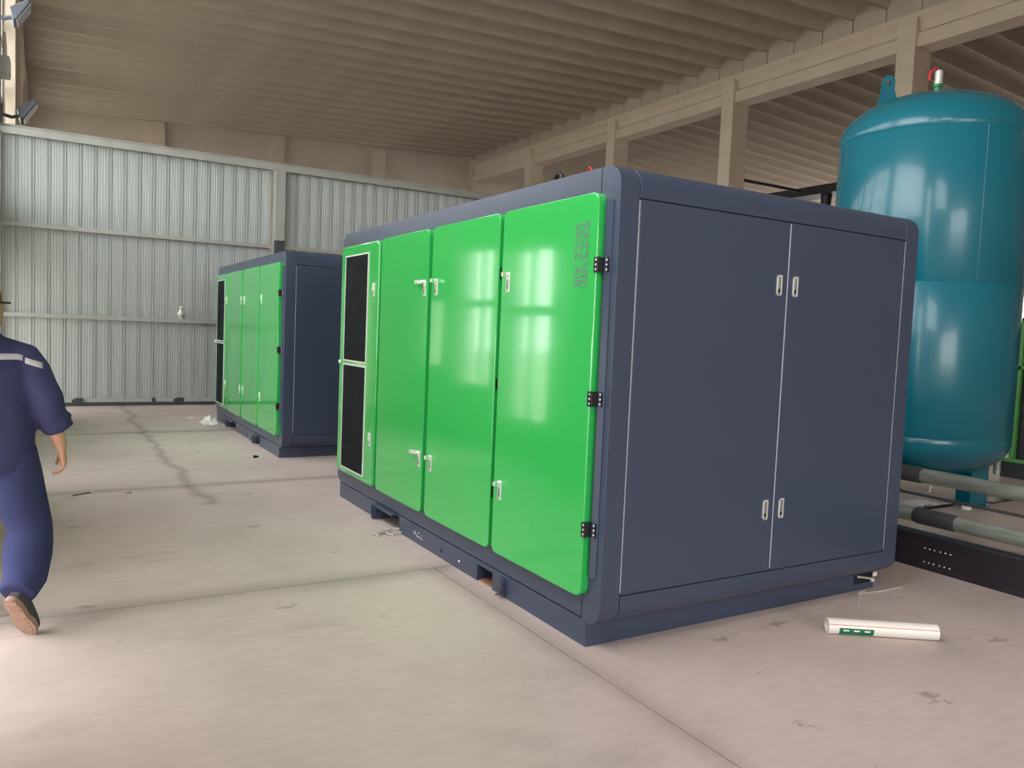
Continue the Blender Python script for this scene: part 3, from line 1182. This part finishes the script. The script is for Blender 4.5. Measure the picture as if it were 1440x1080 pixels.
up = pipe_run('thick grey galvanised pipe crossing in front of the teal tank leg', 6.4, 0.49, 0.061, 0.4, 6.4, [(3.86, 4.25)])
lo = pipe_run('lower galvanised pipe with a long dark coupling beside the black beam', 5.9, 0.255, 0.056, 0.4, 6.4, [(3.27, 3.60)])
t = thing('conduit', 'thin dark conduit running between the two thick galvanised pipes', 'conduit', (6.2, 0, 0))
bm = BM()
tube(bm, [(0, 0.4, 0.348), (0, 6.4, 0.372)], 0.0125, 12)
obj('tube', bm, 'coupling', t)
for ys_ in (1.1, 5.3):
    bm = BM()
    bx(bm, -0.02, 0.02, ys_ - 0.02, ys_ + 0.02, 0, 0.345)
    bx(bm, -0.06, 0.06, ys_ - 0.05, ys_ + 0.05, 0, 0.008)
    obj('support_post', bm, 'blacksteel', t, smooth=False)
# clamp under the coupling
bm = BM()
tube(bm, [(0.0, 3.80, 0.43), (0.0, 3.80, 0.36)], 0.012, 8)
ball(bm, (0.0, 3.795, 0.405), 0.022, 1)
ball(bm, (0.0, 3.81, 0.372), 0.014, 1)
obj('drain_cock', bm, 'steel', up)

bt = thing('steel_beam', 'long black painted steel beam lying on the floor beside the compressor', 'beam', (5.36, 0, 0))
bm = BM()
prism(bm, [(0, 0), (0.0, 0.236), (0.004, 0.245), (0.12, 0.245), (0.12, 0.237), (0.012, 0.232), (0.012, 0.012), (0.12, 0.012), (0.12, 0)], 'y', -0.5, 6.2)
obj('web', bm, 'blacksteel', bt, smooth=False)
for zz in (0.154, 0.0555):
    for i, yy in enumerate((3.18, 3.145, 3.11, 3.068, 3.033, 2.997)):
        bm = BM()
        tube(bm, [(0.001, yy, zz), (-0.004, yy, zz)], 0.0052, 8)
        obj('bolt_head', bm, 'white', bt)
fb = thing('base_frame', 'flat black steel base frame on the floor under the tank leg', 'frame', (0, 0, 0))
bm = BM()
bx(bm, 6.4, 7.86, 4.40, 4.41, 0, 0.03)
bx(bm, 6.4, 7.80, 4.40, 4.72, 0.0, 0.010)
bx(bm, 8.42, 9.6, 4.32, 4.44, 0.0, 0.012)
obj('plate', bm, 'blacksteel', fb, smooth=False)
for i in range(5):
    bm = BM()
    tube(bm, [(7.42 + 0.055 * i, 4.50, 0.006), (7.42 + 0.055 * i, 4.50, 0.022)], 0.011, 6)
    obj('bolt_head', bm, 'steel', fb)

# duct and thin pipe seen over the compressor roof
dk = thing('duct', 'black overhead duct on a post seen between compressor roof and teal tank', 'duct', (22.5, 0, 0))
bm = BM()
bx(bm, -0.15, 0.75, 11.0, 32.0, 6.64, 6.93)
obj('duct_run', bm, 'far_black', dk, smooth=False)
bm = BM()
tube(bm, [(0.2, 17.8, 0.0), (0.2, 17.8, 6.3), (0.2, 17.8, 6.65)], [0.16, 0.16, 0.19], 14)
bx(bm, -0.1, 0.5, 17.5, 18.1, 0, 0.02)
obj('post', bm, 'far_black', dk)
bm = BM()
bx(bm, 0.05, 0.35, 31.4, 31.7, 0, 6.64)
obj('post', bm, 'far_black', dk, smooth=False)
tp = thing('overhead_pipe', 'thin dark overhead pipe running from a concrete column to the black duct', 'pipe', (0, 18.5, 0))
bm = BM()
tube(bm, [(19.26, 0, 6.80), (22.2, 0, 6.80)], 0.05, 10)
tube(bm, [(19.255, 0, 6.80), (19.275, 0, 6.80)], 0.10, 12)
obj('tube', bm, 'far_black', tp)

# ------------------------------------------------------------------ SMALL THINGS
pv = thing('plastic_pipe', 'short white plastic pipe with a green label lying on the floor', 'pipe', (3.645, 2.673, 0))
dv = Vector((4.119 - 3.645, 2.346 - 2.673, 0))
Lp = dv.length
pv.rotation_euler = (0, 0, math.atan2(dv.y, dv.x))
bm = BM()
r_ = 0.042
seg = 32
tube(bm, [(0, 0, r_), (Lp, 0, r_)], r_, seg, cap=False)
tube(bm, [(0.001, 0, r_), (Lp - 0.001, 0, r_)], r_ - 0.006, seg, cap=False)
for xx in (0, Lp):
    for k in range(seg):
        a0, a1 = 2 * math.pi * k / seg, 2 * math.pi * (k + 1) / seg
        bm.faces.new([bm.verts.new((xx, rr * math.cos(a), r_ + rr * math.sin(a))) for rr, a in ((r_, a0), (r_, a1), (r_ - 0.006, a1), (r_ - 0.006, a0))])
pipe_o = obj('barrel', bm, 'white', pv)


def strip_on(x0, x1, a0, a1, m, name, parent, nseg=6, rr=0.0006):
    bm = BM()
    row = []
    for k in range(nseg + 1):
        a = math.radians(a0 + (a1 - a0) * k / nseg)
        row.append([bm.verts.new((x, (r_ + rr) * math.cos(a), r_ + (r_ + rr) * math.sin(a))) for x in (x0, x1)])
    for p, q in zip(row, row[1:]):
        bm.faces.new((p[0], p[1], q[1], q[0]))
    return obj(name, bm, m, parent)


strip_on(0.0, Lp, 150, 154, 'red', 'red_line', pv, 2)
strip_on(0.055, 0.235, 172, 232, 'label_green', 'label', pv)
for xx in (0.075, 0.13, 0.185):
    strip_on(xx, xx + 0.030, 184, 196, 'white', 'print', pv, 3, 0.001)

sh = thing('wooden_board', 'rusty brown board lying under the near fork pocket', 'board', (CX + 0.012, CY + 0.955, 0))
bm = BM()
bx(bm, 0.0, 0.30, 0.0, 0.185, 0.0, 0.009)
obj('board', bm, 'wood', sh, smooth=False, bevel=0.002)


def bolt(loc, rz, tilt, label=None, src=None):
    """hex head, threaded shank and nut"""
    t = thing('bolt', label or 'loose silver bolt in the small heap beside the compressor skid', 'bolt', loc, rz, 'loose bolts beside the skid')
    t.rotation_euler = (0, tilt, rz)
    if src is None:
        bm = BM()
        tube(bm, [(-0.006, 0, 0), (0.004, 0, 0)], 0.0125, 6)
        h = obj('head', bm, 'steel', t, smooth=False)
        bm = BM()
        pts = [(0.004 + 0.002 * k, 0, 0) for k in range(34)]
        tube(bm, pts, [0.0062 if k % 2 else 0.0070 for k in range(34)], 8)
        s = obj('shank', bm, 'steel', t)
        bm = BM()
        tube(bm, [(0.052, 0, 0), (0.062, 0, 0)], 0.0122, 6)
        nn = obj('nut', bm, 'steel', t, smooth=False)
        return t
    for ch in src.children:
        copy_of(ch, t)
    return t


bolt_spots = [(2.115, 5.475, 0.4), (2.145, 5.43, 2.2), (2.165, 5.47, 4.1), (2.19, 5.50, 1.2), (2.215, 5.44, 5.2), (2.235, 5.48, 3.0), (2.255, 5.42, 0.1), (2.275, 5.46, 2.7),
              (2.20, 5.46, 3.6), (2.24, 5.45, 1.9), (2.265, 5.49, 5.6)]
b0 = None
for i, (x, y, rz) in enumerate(bolt_spots):
    z = 0.0126 if i < 8 else 0.034
    o = bolt((x, y, z), rz, 0.03, None, b0)
    b0 = b0 or o

# spanner on the floor
wx = thing('spanner', 'long steel spanner lying on the concrete floor by the joint', 'spanner', (0.19, 7.60, 0.004), math.atan2(0.10, 0.17))
bm = BM()
prism(bm, [(0.02, -0.006), (0.19, -0.006), (0.19, 0.006), (0.02, 0.006)], 'z', -0.004, 0.005)
obj('shaft', bm, 'coupling', wx, smooth=False, bevel=0.002)
for x0_, s in ((0.0, 1), (0.21, -1)):
    bm = BM()
    pts = []
    for k in range(13):
        a = math.radians(40 + 280 * k / 12)
        pts.append((x0_ + 0.022 * math.cos(a) * s * -1, 0.022 * math.sin(a)))
    for k in range(12, -1, -1):
        a = math.radians(40 + 280 * k / 12)
        pts.append((x0_ + 0.011 * math.cos(a) * s * -1, 0.011 * math.sin(a)))
    prism(bm, pts, 'z', -0.004, 0.006)
    obj('jaw', bm, 'steel', wx, smooth=False)
wz = thing('wire_offcut', 'tiny bent dark wire offcut lying on the floor beside the spanner', 'wire', (0.62, 7.58, 0.004))
bm = BM()
tube(bm, [(0, 0, 0), (0.03, -0.01, 0.002), (0.045, 0.005, 0.004), (0.035, 0.03, 0.001)], 0.003, 6)
obj('wire', bm, 'coupling', wz)
blk = thing('plug', 'small black plug lying on the floor before the second compressor', 'plug', (2.06, 9.14, 0))
bm = BM()
tube(bm, [(0, 0, 0.016), (0.03, 0.0, 0.016)], 0.016, 12)
tube(bm, [(0.03, 0, 0.016), (0.055, 0.0, 0.016)], 0.011, 12)
obj('body', bm, 'black', blk)


def rag(name, label, cat, loc, sx, sy, h, seed, m):
    t = thing(name, label, cat, loc)
    rnd = random.Random(seed)
    bm = BM()
    nx, ny = 9, 7
    g_ = {}
    for i in range(nx):
        for j in range(ny):
            u, v = i / (nx - 1) - .5, j / (ny - 1) - .5
            e = 1 - 2 * max(abs(u), abs(v))
            z = 0.004 + h * max(0, e) ** .7 * rnd.random() + 0.012 * rnd.random() * (e > 0)
            g_[i, j] = bm.verts.new((u * sx * (1 + .35 * (rnd.random() - .5)), v * sy * (1 + .35 * (rnd.random() - .5)), z))
    for i in range(nx - 1):
        for j in range(ny - 1):
            bm.faces.new((g_[i, j], g_[i + 1, j], g_[i + 1, j + 1], g_[i, j + 1]))
    o = obj('sheet', bm, m, t)
    s = o.modifiers.new('thick', 'SOLIDIFY')
    s.thickness = 0.002
    return t


MT['film'] = mat('white_film', (225, 222, 218), 0.35)
MT['paper'] = mat('pinkish_paper', (205, 186, 178), 0.8)
rag('paper_scrap', 'crumpled pinkish paper scrap on the floor near the corrugated wall', 'paper', (2.12, 13.1, 0), 0.34, 0.30, 0.03, 3, 'paper')
rag('plastic_film', 'crumpled white plastic film against the far corner of the compressor skid', 'film', (2.16, 12.5, 0), 0.26, 0.5, 0.11, 5, 'film')

st = thing('string', 'thin white string lying on the floor near the drain valve', 'string', (0, 0, 0.003))
bm = BM()
tube(bm, [(4.50, 3.04, 0), (4.42, 3.03, 0.0), (4.34, 2.97, 0), (4.22, 2.89, 0), (4.09, 2.80, 0)], 0.0025, 6)
tube(bm, [(4.40, 3.02, 0), (4.62, 2.99, 0), (4.82, 2.99, 0)], 0.0018, 6)
obj('strand', bm, 'white', st)

wc = thing('bottle_cap', 'white cap lying on the floor in front of the teal tank leg', 'cap', (7.84, 4.27, 0))
bm = BM()
lathe(bm, [(0, 0.03), (0.04, 0.03), (0.048, 0.022), (0.05, 0), (0, 0)], 16)
obj('body', bm, 'white', wc)

# crumbs of swept grit in front of the compressor: nobody could count them
bm = BM()
rnd = random.Random(11)
for i in range(340):
    t_ = rnd.random()
    if i < 240:
        x = 2.05 + rnd.gauss(0, 0.10) + t_ * 0.12
        y = 2.72 + rnd.gauss(0, 0.16)
        if x > 2.30 and y > 3.05:
            continue
    elif i < 300:
        x, y = 2.10 + rnd.gauss(0, 0.06), 4.6 + rnd.gauss(0, 0.10)
    else:
        x, y = rnd.uniform(0, 5), rnd.uniform(1.8, 2.9)
    s = rnd.uniform(0.0012, 0.0035)
    a = rnd.random() * 6.28
    vs = [bm.verts.new((x + s * math.cos(a + q * 2.09), y + s * 1.2 * math.sin(a + q * 2.09), 0.0005)) for q in range(3)]
    tp_ = bm.verts.new((x, y, s * 0.9))
    for q in range(3):
        bm.faces.new((vs[q], vs[(q + 1) % 3], tp_))
o = obj('grit', bm, 'paper', smooth=False)
tag(o, 'pale grit and crumbs scattered on the floor at the compressor corner', 'grit', kind='stuff')

# white knob-topped fitting standing on the lower girt
wf = thing('white_fitting', 'small white knob-topped fitting standing on the lower wall girt', 'fitting', (2.105, YS - 0.045, 1.527))
bm = BM()
lathe(bm, [(0, 0.205), (0.02, 0.208), (0.034, 0.225), (0.02, 0.25), (0, 0.255)], 14)
lathe(bm, [(0.012, 0.205), (0.016, 0.20), (0.032, 0.155), (0.034, 0.148), (0.052, 0.142), (0.054, 0.10), (0.036, 0.088), (0.024, 0.075), (0, 0.07)], 16)
ball(bm, (0, 0, 0.232), (0.024, 0.024, 0.026), 2)
obj('body', bm, 'white', wf)
for s in (-1, 1):
    bm = BM()
    tube(bm, [(0.008 * s, 0, 0.09), (0.012 * s, 0, 0.045), (0.016 + 0.014 * s, 0, 0.0)], [0.018, 0.013, 0.011], 8)
    obj('prong', bm, 'white', wf)

# floodlights and a boxed lamp on the left wall


def floodlight(label, loc, s=1.0):
    t = thing('floodlight', label, 'floodlight', loc)
    bm = BM()
    prism(bm, [(0.30 * s, 0.12 * s), (0.62 * s, 0.34 * s), (0.66 * s, 0.28 * s), (0.42 * s, -0.10 * s), (0.36 * s, -0.12 * s)], 'y', -0.30 * s, 0.30 * s)
    obj('housing', bm, 'lamp_grey', t, smooth=False, bevel=0.01)
    bm = BM()
    prism(bm, [(0.665 * s, 0.275 * s), (0.68 * s, 0.265 * s), (0.44 * s, -0.11 * s), (0.425 * s, -0.10 * s)], 'y', -0.27 * s, 0.27 * s)
    obj('lens', bm, 'lamp_glass', t, smooth=False)
    bm = BM()
    bx(bm, -0.0, 0.03, -0.12, 0.12, -0.14, 0.14)
    tube(bm, [(0.0, 0, 0), (0.20 * s, 0, -0.05 * s), (0.38 * s, 0, 0.02 * s)], 0.03, 8)
    obj('bracket', bm, 'lamp_grey', t)
    return t


floodlight('grey wall floodlight on the upper left wall near the ceiling', (XL, 13.9, 5.82), 0.7)
floodlight('grey wall floodlight on the left wall just above the corrugated partition', (XL, 16.3, 4.93), 0.8)
bl = thing('junction_box', 'pale junction box with a conduit on the left wall between the floodlights', 'box', (XL + 0.005, 15.9, 5.6))
bm = BM()
bx(bm, 0.0, 0.14, -0.2, 0.2, -0.15, 0.15)
obj('case', bm, 'frame', bl, smooth=False, bevel=0.01)
bm = BM()
bx(bm, 0.14, 0.152, -0.17, 0.17, -0.12, 0.12)
obj('cover', bm, 'white', bl, smooth=False)
bm = BM()
tube(bm, [(0.08, 0, 0.15), (0.08, 0, 0.3), (0.06, 0.1, 0.6)], 0.025, 8)
obj('conduit', bm, 'white', bl)


# ------------------------------------------------------------------ PERSON (walking away, seen from behind)
def remesh(o, vox, smooth_it=6):
    r = o.modifiers.new('fuse', 'REMESH')
    r.mode = 'VOXEL'
    r.voxel_size = vox
    r.use_smooth_shade = True
    s = o.modifiers.new('soft', 'SMOOTH')
    s.factor = 0.5
    s.iterations = smooth_it
    return o


PX, PY = -0.262, 4.40
person = thing('person', 'person in a dark cap and navy work suit with pale reflective tape walking away', 'person', (PX, PY, 0))
# local frame: x right, y forward (away from the camera), z up
bm = BM()
X_ = (0, 1, 0)
# trunk, neck, head as one loft
tube(bm, [(0, 0, 0.84), (0, 0, 0.92), (0, 0.0, 1.02), (0, 0.0, 1.14), (0, 0.0, 1.26), (0, -0.005, 1.36), (0, -0.005, 1.415), (0, 0.005, 1.45), (0, 0.012, 1.50)],
     [(0.09, 0.14), (0.11, 0.165), (0.10, 0.15), (0.105, 0.155), (0.11, 0.175), (0.09, 0.165), (0.065, 0.09), (0.058, 0.058), (0.056, 0.056)], 20, hint=X_)
tube(bm, [(0, 0.025, 1.455), (0, 0.035, 1.49), (0, 0.03, 1.54), (0, 0.025, 1.59), (0, 0.02, 1.64), (0, 0.015, 1.675), (0, 0.012, 1.69)],
     [(0.055, 0.04), (0.085, 0.060), (0.096, 0.070), (0.100, 0.075), (0.094, 0.072), (0.065, 0.052), (0.02, 0.02)], 20, hint=X_)
tube(bm, [(0, 0.115, 1.60), (0, 0.128, 1.565), (0, 0.122, 1.545)], [0.008, 0.014, 0.010], 8)       # nose
for s in (-1, 1):
    ball(bm, (0.076 * s, 0.015, 1.565), (0.010, 0.020, 0.032), 2)                                    # ear
    ball(bm, (0.030 * s, 0.108, 1.592), (0.012, 0.010, 0.008), 1)                                    # eye
tube(bm, [(-0.022, 0.116, 1.515), (0, 0.124, 1.515), (0.022, 0.116, 1.515)], [0.005, 0.008, 0.005], 6)  # mouth
for v in bm.verts:                                     # the head looks to the right
    if v.co.z > 1.47:
        q = Matrix.Rotation(math.radians(-48), 3, 'Z') @ Vector((v.co.x, v.co.y - 0.015, 0))
        v.co.x, v.co.y = q.x, q.y + 0.015
SH = [Vector((0.185, 0, 1.335)), Vector((-0.185, 0, 1.335))]
EL = [Vector((0.272, -0.05, 1.130)), Vector((-0.25, 0.02, 1.10))]
WR = [Vector((0.335, 0.0, 0.900)), Vector((-0.27, 0.18, 0.93))]
FOOT_R = Matrix.Rotation(math.radians(-32), 3, 'Z') @ Matrix.Rotation(math.radians(-54), 3, 'X')
FOOT_L = Vector((0.205, -0.06, 0.008)) - FOOT_R @ Vector((0, 0.155, 0))
for i in (0, 1):
    a, e, w = SH[i], EL[i], WR[i]
    tube(bm, [a * 0.75 + Vector((0, 0, 0.36)) * .95, a, a.lerp(e, .5), e, e.lerp(w, .35), w], [0.06, 0.062, 0.050, 0.043, 0.042, 0.027], 14)
    # hand
    sgn = 1 if i == 0 else -1
    d = (w - e).normalized()
    d = (d + Vector((0, 0, -0.9))).normalized()
    inn = Vector((-1.0 * sgn, 0.1, 0)).normalized()      # towards the thigh
    fwdv = Vector((0, 1, 0))
    palm_c = w + d * 0.05
    kn = w + d * 0.092
    tube(bm, [w - d * 0.01, w + d * 0.02, palm_c, kn], [(0.024, 0.020), (0.034, 0.018), (0.042, 0.018), (0.040, 0.015)], 12, hint=fwdv)
    lens = (0.072, 0.082, 0.078, 0.062)
    for q in range(4):
        off = fwdv * (0.030 - 0.020 * q)
        b0_ = kn + off - d * 0.012
        l = lens[q]
        curl = 0.35 + 0.13 * q
        p1 = b0_ + (d + inn * curl * .6).normalized() * (l * .45)
        p2 = p1 + (d * .75 + inn * (0.55 + curl)).normalized() * (l * .33)
        p3 = p2 + (d * .25 + inn * (0.9 + curl)).normalized() * (l * .26)
        tube(bm, [b0_ - d * 0.02, b0_, p1, p2, p3], [0.0095, 0.0095, 0.0088, 0.008, 0.0062], 8)
    t0 = w + d * 0.025 + fwdv * 0.028
    t1 = t0 + (d * .7 + fwdv * .55 + inn * .35).normalized() * 0.035
    t2 = t1 + (d * .9 + fwdv * .15 + inn * .35).normalized() * 0.030
    t3 = t2 + (d * .9 + inn * .5).normalized() * 0.022
    tube(bm, [t0 - fwdv * 0.012, t0, t1, t2, t3], [0.012, 0.012, 0.0105, 0.0095, 0.007], 8)
HP = [Vector((0.110, 0, 0.90)), Vector((-0.095, 0.02, 0.90))]
KN = [Vector((0.205, 0.03, 0.49)), Vector((-0.10, 0.22, 0.48))]
AN = [FOOT_L + FOOT_R @ Vector((0, -0.055, 0.10)), Vector((-0.11, 0.36, 0.085))]
for i in (0, 1):
    h, k_, a = HP[i], KN[i], AN[i]
    tube(bm, [h, h.lerp(k_, .5), k_, k_.lerp(a, .4), a], [0.092, 0.078, 0.056, 0.052, 0.036], 14)
tube(bm, [AN[0], FOOT_L + FOOT_R @ Vector((0, -0.03, 0.055)), FOOT_L + FOOT_R @ Vector((0, 0.09, 0.045))], [0.034, 0.030, 0.022], 10)
tube(bm, [AN[1] + Vector((0, -0.03, 0)), AN[1] + Vector((0, 0.05, -0.03)), AN[1] + Vector((0, 0.14, -0.045))], [0.036, 0.036, 0.028], 10)
body = remesh(obj('body', bm, 'skin', person), 0.0055, 3)

# jacket
bm = BM()
tube(bm, [(0, 0, 0.80), (0, 0.0, 0.85), (0, 0, 0.96), (0, 0, 1.06), (0, 0, 1.18), (0, -0.005, 1.28), (0, -0.005, 1.365), (0, -0.005, 1.415), (0, 0.0, 1.445), (0, 0.005, 1.475)],
     [(0.150, 0.215), (0.160, 0.225), (0.155, 0.228), (0.158, 0.232), (0.162, 0.235), (0.150, 0.222), (0.115, 0.190), (0.090, 0.125), (0.078, 0.085), (0.075, 0.078)], 28, hint=X_)
for i in (0, 1):
    a, e, w = SH[i], EL[i], WR[i]
    cuff = e.lerp(w, 0.66)
    s = 1 if i == 0 else -1
    pts = [Vector((0.07 * s, 0, 1.36)), a + Vector((0.0, 0, -0.012)), a.lerp(e, .3), a.lerp(e, .65), e + Vector((0.004 * s, 0, 0.01)), e.lerp(w, .22), e.lerp(w, .38), e.lerp(w, .52), cuff]
    tube(bm, pts, [0.080, 0.082, 0.082, 0.078, 0.072, 0.070, 0.058, 0.062, 0.050], 18)
    if i == 0:
        for f_, rr_ in ((0.30, 0.076), (0.48, 0.070)):
            c_ = e.lerp(w, f_)
            ball(bm, c_ + Vector((0.02, 0, 0)), (rr_, rr_ * .9, 0.026), 2)
jk = remesh(obj('jacket', bm, 'jacket', person), 0.011, 5)
# collar
bm = BM()
ring = []
for k in range(24):
    a = 2 * math.pi * k / 24
    ring.append((0.079 * math.cos(a), 0.003 + 0.078 * math.sin(a)))
for zz0, zz1, gr in ((1.455, 1.492, 0.006),):
    A = [bm.verts.new((u * 1.08, v * 1.08, zz0)) for u, v in ring]
    B = [bm.verts.new((u, v, zz1)) for u, v in ring]
    Ci = [bm.verts.new((u * .93, v * .93, zz1)) for u, v in ring]
    Di = [bm.verts.new((u * .93, v * .93, zz0)) for u, v in ring]
    for k in range(24):
        j = (k + 1) % 24
        for p_, q_ in ((A, B), (B, Ci), (Ci, Di), (Di, A)):
            bm.faces.new((p_[k], p_[j], q_[j], q_[k]))
obj('collar', bm, 'jacket', jk)


def shrink_strip(name, pts, halfw, target, m, parent, out=(0, -1, 0)):
    """tape lying on the cloth: a ribbon cast onto the garment"""
    bm = BM()
    rows = []
    for p in pts:
        rows.append([bm.verts.new((p[0], p[1], p[2] - halfw)), bm.verts.new((p[0], p[1], p[2])), bm.verts.new((p[0], p[1], p[2] + halfw))])
    for a, b in zip(rows, rows[1:]):
        for q in (0, 1):
            bm.faces.new((a[q], b[q], b[q + 1], a[q + 1]))
    o = obj(name, bm, m, parent)
    s = o.modifiers.new('lie', 'SHRINKWRAP')
    s.target = target
    s.wrap_method = 'PROJECT'
    s.use_project_x = False
    s.use_project_y = True
    s.use_positive_direction = True
    s.use_negative_direction = True
    s.offset = 0.004
    t_ = o.modifiers.new('thick', 'SOLIDIFY')
    t_.thickness = 0.003
    return o


shrink_strip('reflective_tape', [(-0.16 + 0.0225 * k, -0.35, 1.345 - (0.0 if k < 15 else 0.006)) for k in range(16)], 0.0135, jk, 'reflect', jk)
shrink_strip('reflective_tape', [(0.185 + 0.018 * k, -0.35, 1.328 - 0.006 * k) for k in range(5)], 0.0135, jk, 'reflect', jk)

# trousers
bm = BM()
tube(bm, [(0, 0.01, 0.76), (0, 0.01, 0.84), (0, 0.005, 0.92), (0, 0, 0.98)], [(0.12, 0.16), (0.145, 0.195), (0.135, 0.19), (0.12, 0.17)], 24, hint=X_)
for i in (0, 1):
    h, k_, a = HP[i], KN[i], AN[i]
    lift = Vector((0, 0.0, 0.02)) if i == 0 else Vector((0, 0, 0.0))
    pts = [h + Vector((0, 0, 0.0)), h.lerp(k_, .3), h.lerp(k_, .65), k_ + Vector((0, 0, 0.02)), k_.lerp(a, .15), k_.lerp(a, .40), k_.lerp(a, .60), k_.lerp(a, .8), a + lift - ((FOOT_R @ Vector((0, 0.01, 0.055))) if i == 0 else Vector((0, 0, 0)))]
    tube(bm, pts, [0.122, 0.120, 0.110, 0.098, 0.104, 0.106, 0.100, 0.094, 0.078], 20)
    ball(bm, k_.lerp(a, .22), (0.099, 0.10, 0.022), 2)
    ball(bm, k_.lerp(a, .03), (0.098, 0.10, 0.020), 2)
    ball(bm, k_.lerp(a, .52), (0.100, 0.098, 0.022), 2)
tr = remesh(obj('trousers', bm, 'trousers', person), 0.011, 4)


# shoes
def shoe(loc, rot):
    bm = BM()
    # local: toe towards +y, sole at z = 0
    tube(bm, [(0, -0.10, 0.045), (0, -0.07, 0.05), (0, 0.0, 0.05), (0, 0.08, 0.042), (0, 0.14, 0.036), (0, 0.165, 0.03)],
         [(0.03, 0.025), (0.045, 0.036), (0.045, 0.040), (0.036, 0.045), (0.028, 0.040), (0.012, 0.02)], 16, hint=(0, 0, 1))
    tube(bm, [(0, -0.055, 0.05), (0, -0.06, 0.105)], [0.042, 0.046], 14)
    u = remesh(obj('shoe', bm, 'shoe', person), 0.008, 3)
    out = []
    N = 28
    for k in range(N):
        a = 2 * math.pi * k / N
        y = 0.142 * math.sin(a)
        w = 0.055 if y > 0 else 0.048
        w *= 1 - 0.22 * math.exp(-((y + 0.02) / 0.05) ** 2)
        out.append((w * math.copysign(abs(math.cos(a)) ** .75, math.cos(a)), 0.03 + y))
    bm = BM()
    prism(bm, out, 'z', 0.0, 0.024)
    for yy in (-0.08, -0.055, -0.03, 0.03, 0.06, 0.09, 0.12):
        bx(bm, -0.030, 0.030, yy - 0.006, yy + 0.006, -0.004, 0.001)
    so = obj('sole', bm, 'sole', u)
    u.location = loc
    u.rotation_euler = rot.to_euler() if isinstance(rot, Matrix) else rot
    return u


# rear foot: heel up, rolled so that the sole shows; front foot flat
shoe(FOOT_L, FOOT_R)
shoe((-0.11, 0.40, 0.004), (0, 0, math.radians(5)))

# cap and hair
bm = BM()
tube(bm, [(0, -0.005, 1.50), (0, -0.008, 1.54), (0, -0.004, 1.60), (0, 0.004, 1.64)], [(0.070, 0.066), (0.094, 0.078), (0.105, 0.082), (0.103, 0.080)], 20, hint=X_)
obj('hair', bm, 'hair', body)
bm = BM()
tube(bm, [(0, 0.012, 1.592), (0, 0.012, 1.63), (0, 0.012, 1.675), (0, 0.012, 1.70), (0, 0.012, 1.712)], [(0.112, 0.088), (0.110, 0.086), (0.098, 0.078), (0.066, 0.052), (0.02, 0.018)], 24, hint=X_)
cp = obj('cap', bm, 'cap', person)
bm = BM()
pts = []
for k in range(13):
    a = math.radians(-10 + 200 * k / 12)
    pts.append((0.090 * math.cos(a), 0.05 + 0.085 * math.sin(a)))
pr = [(Matrix.Rotation(math.radians(-52), 2) @ Vector((p[0], p[1]))) for p in pts]
pr = [(p.x, p.y) for p in pr]
prism(bm, pr, 'z', 1.588, 1.597)
br = obj('brim', bm, 'cap', cp)
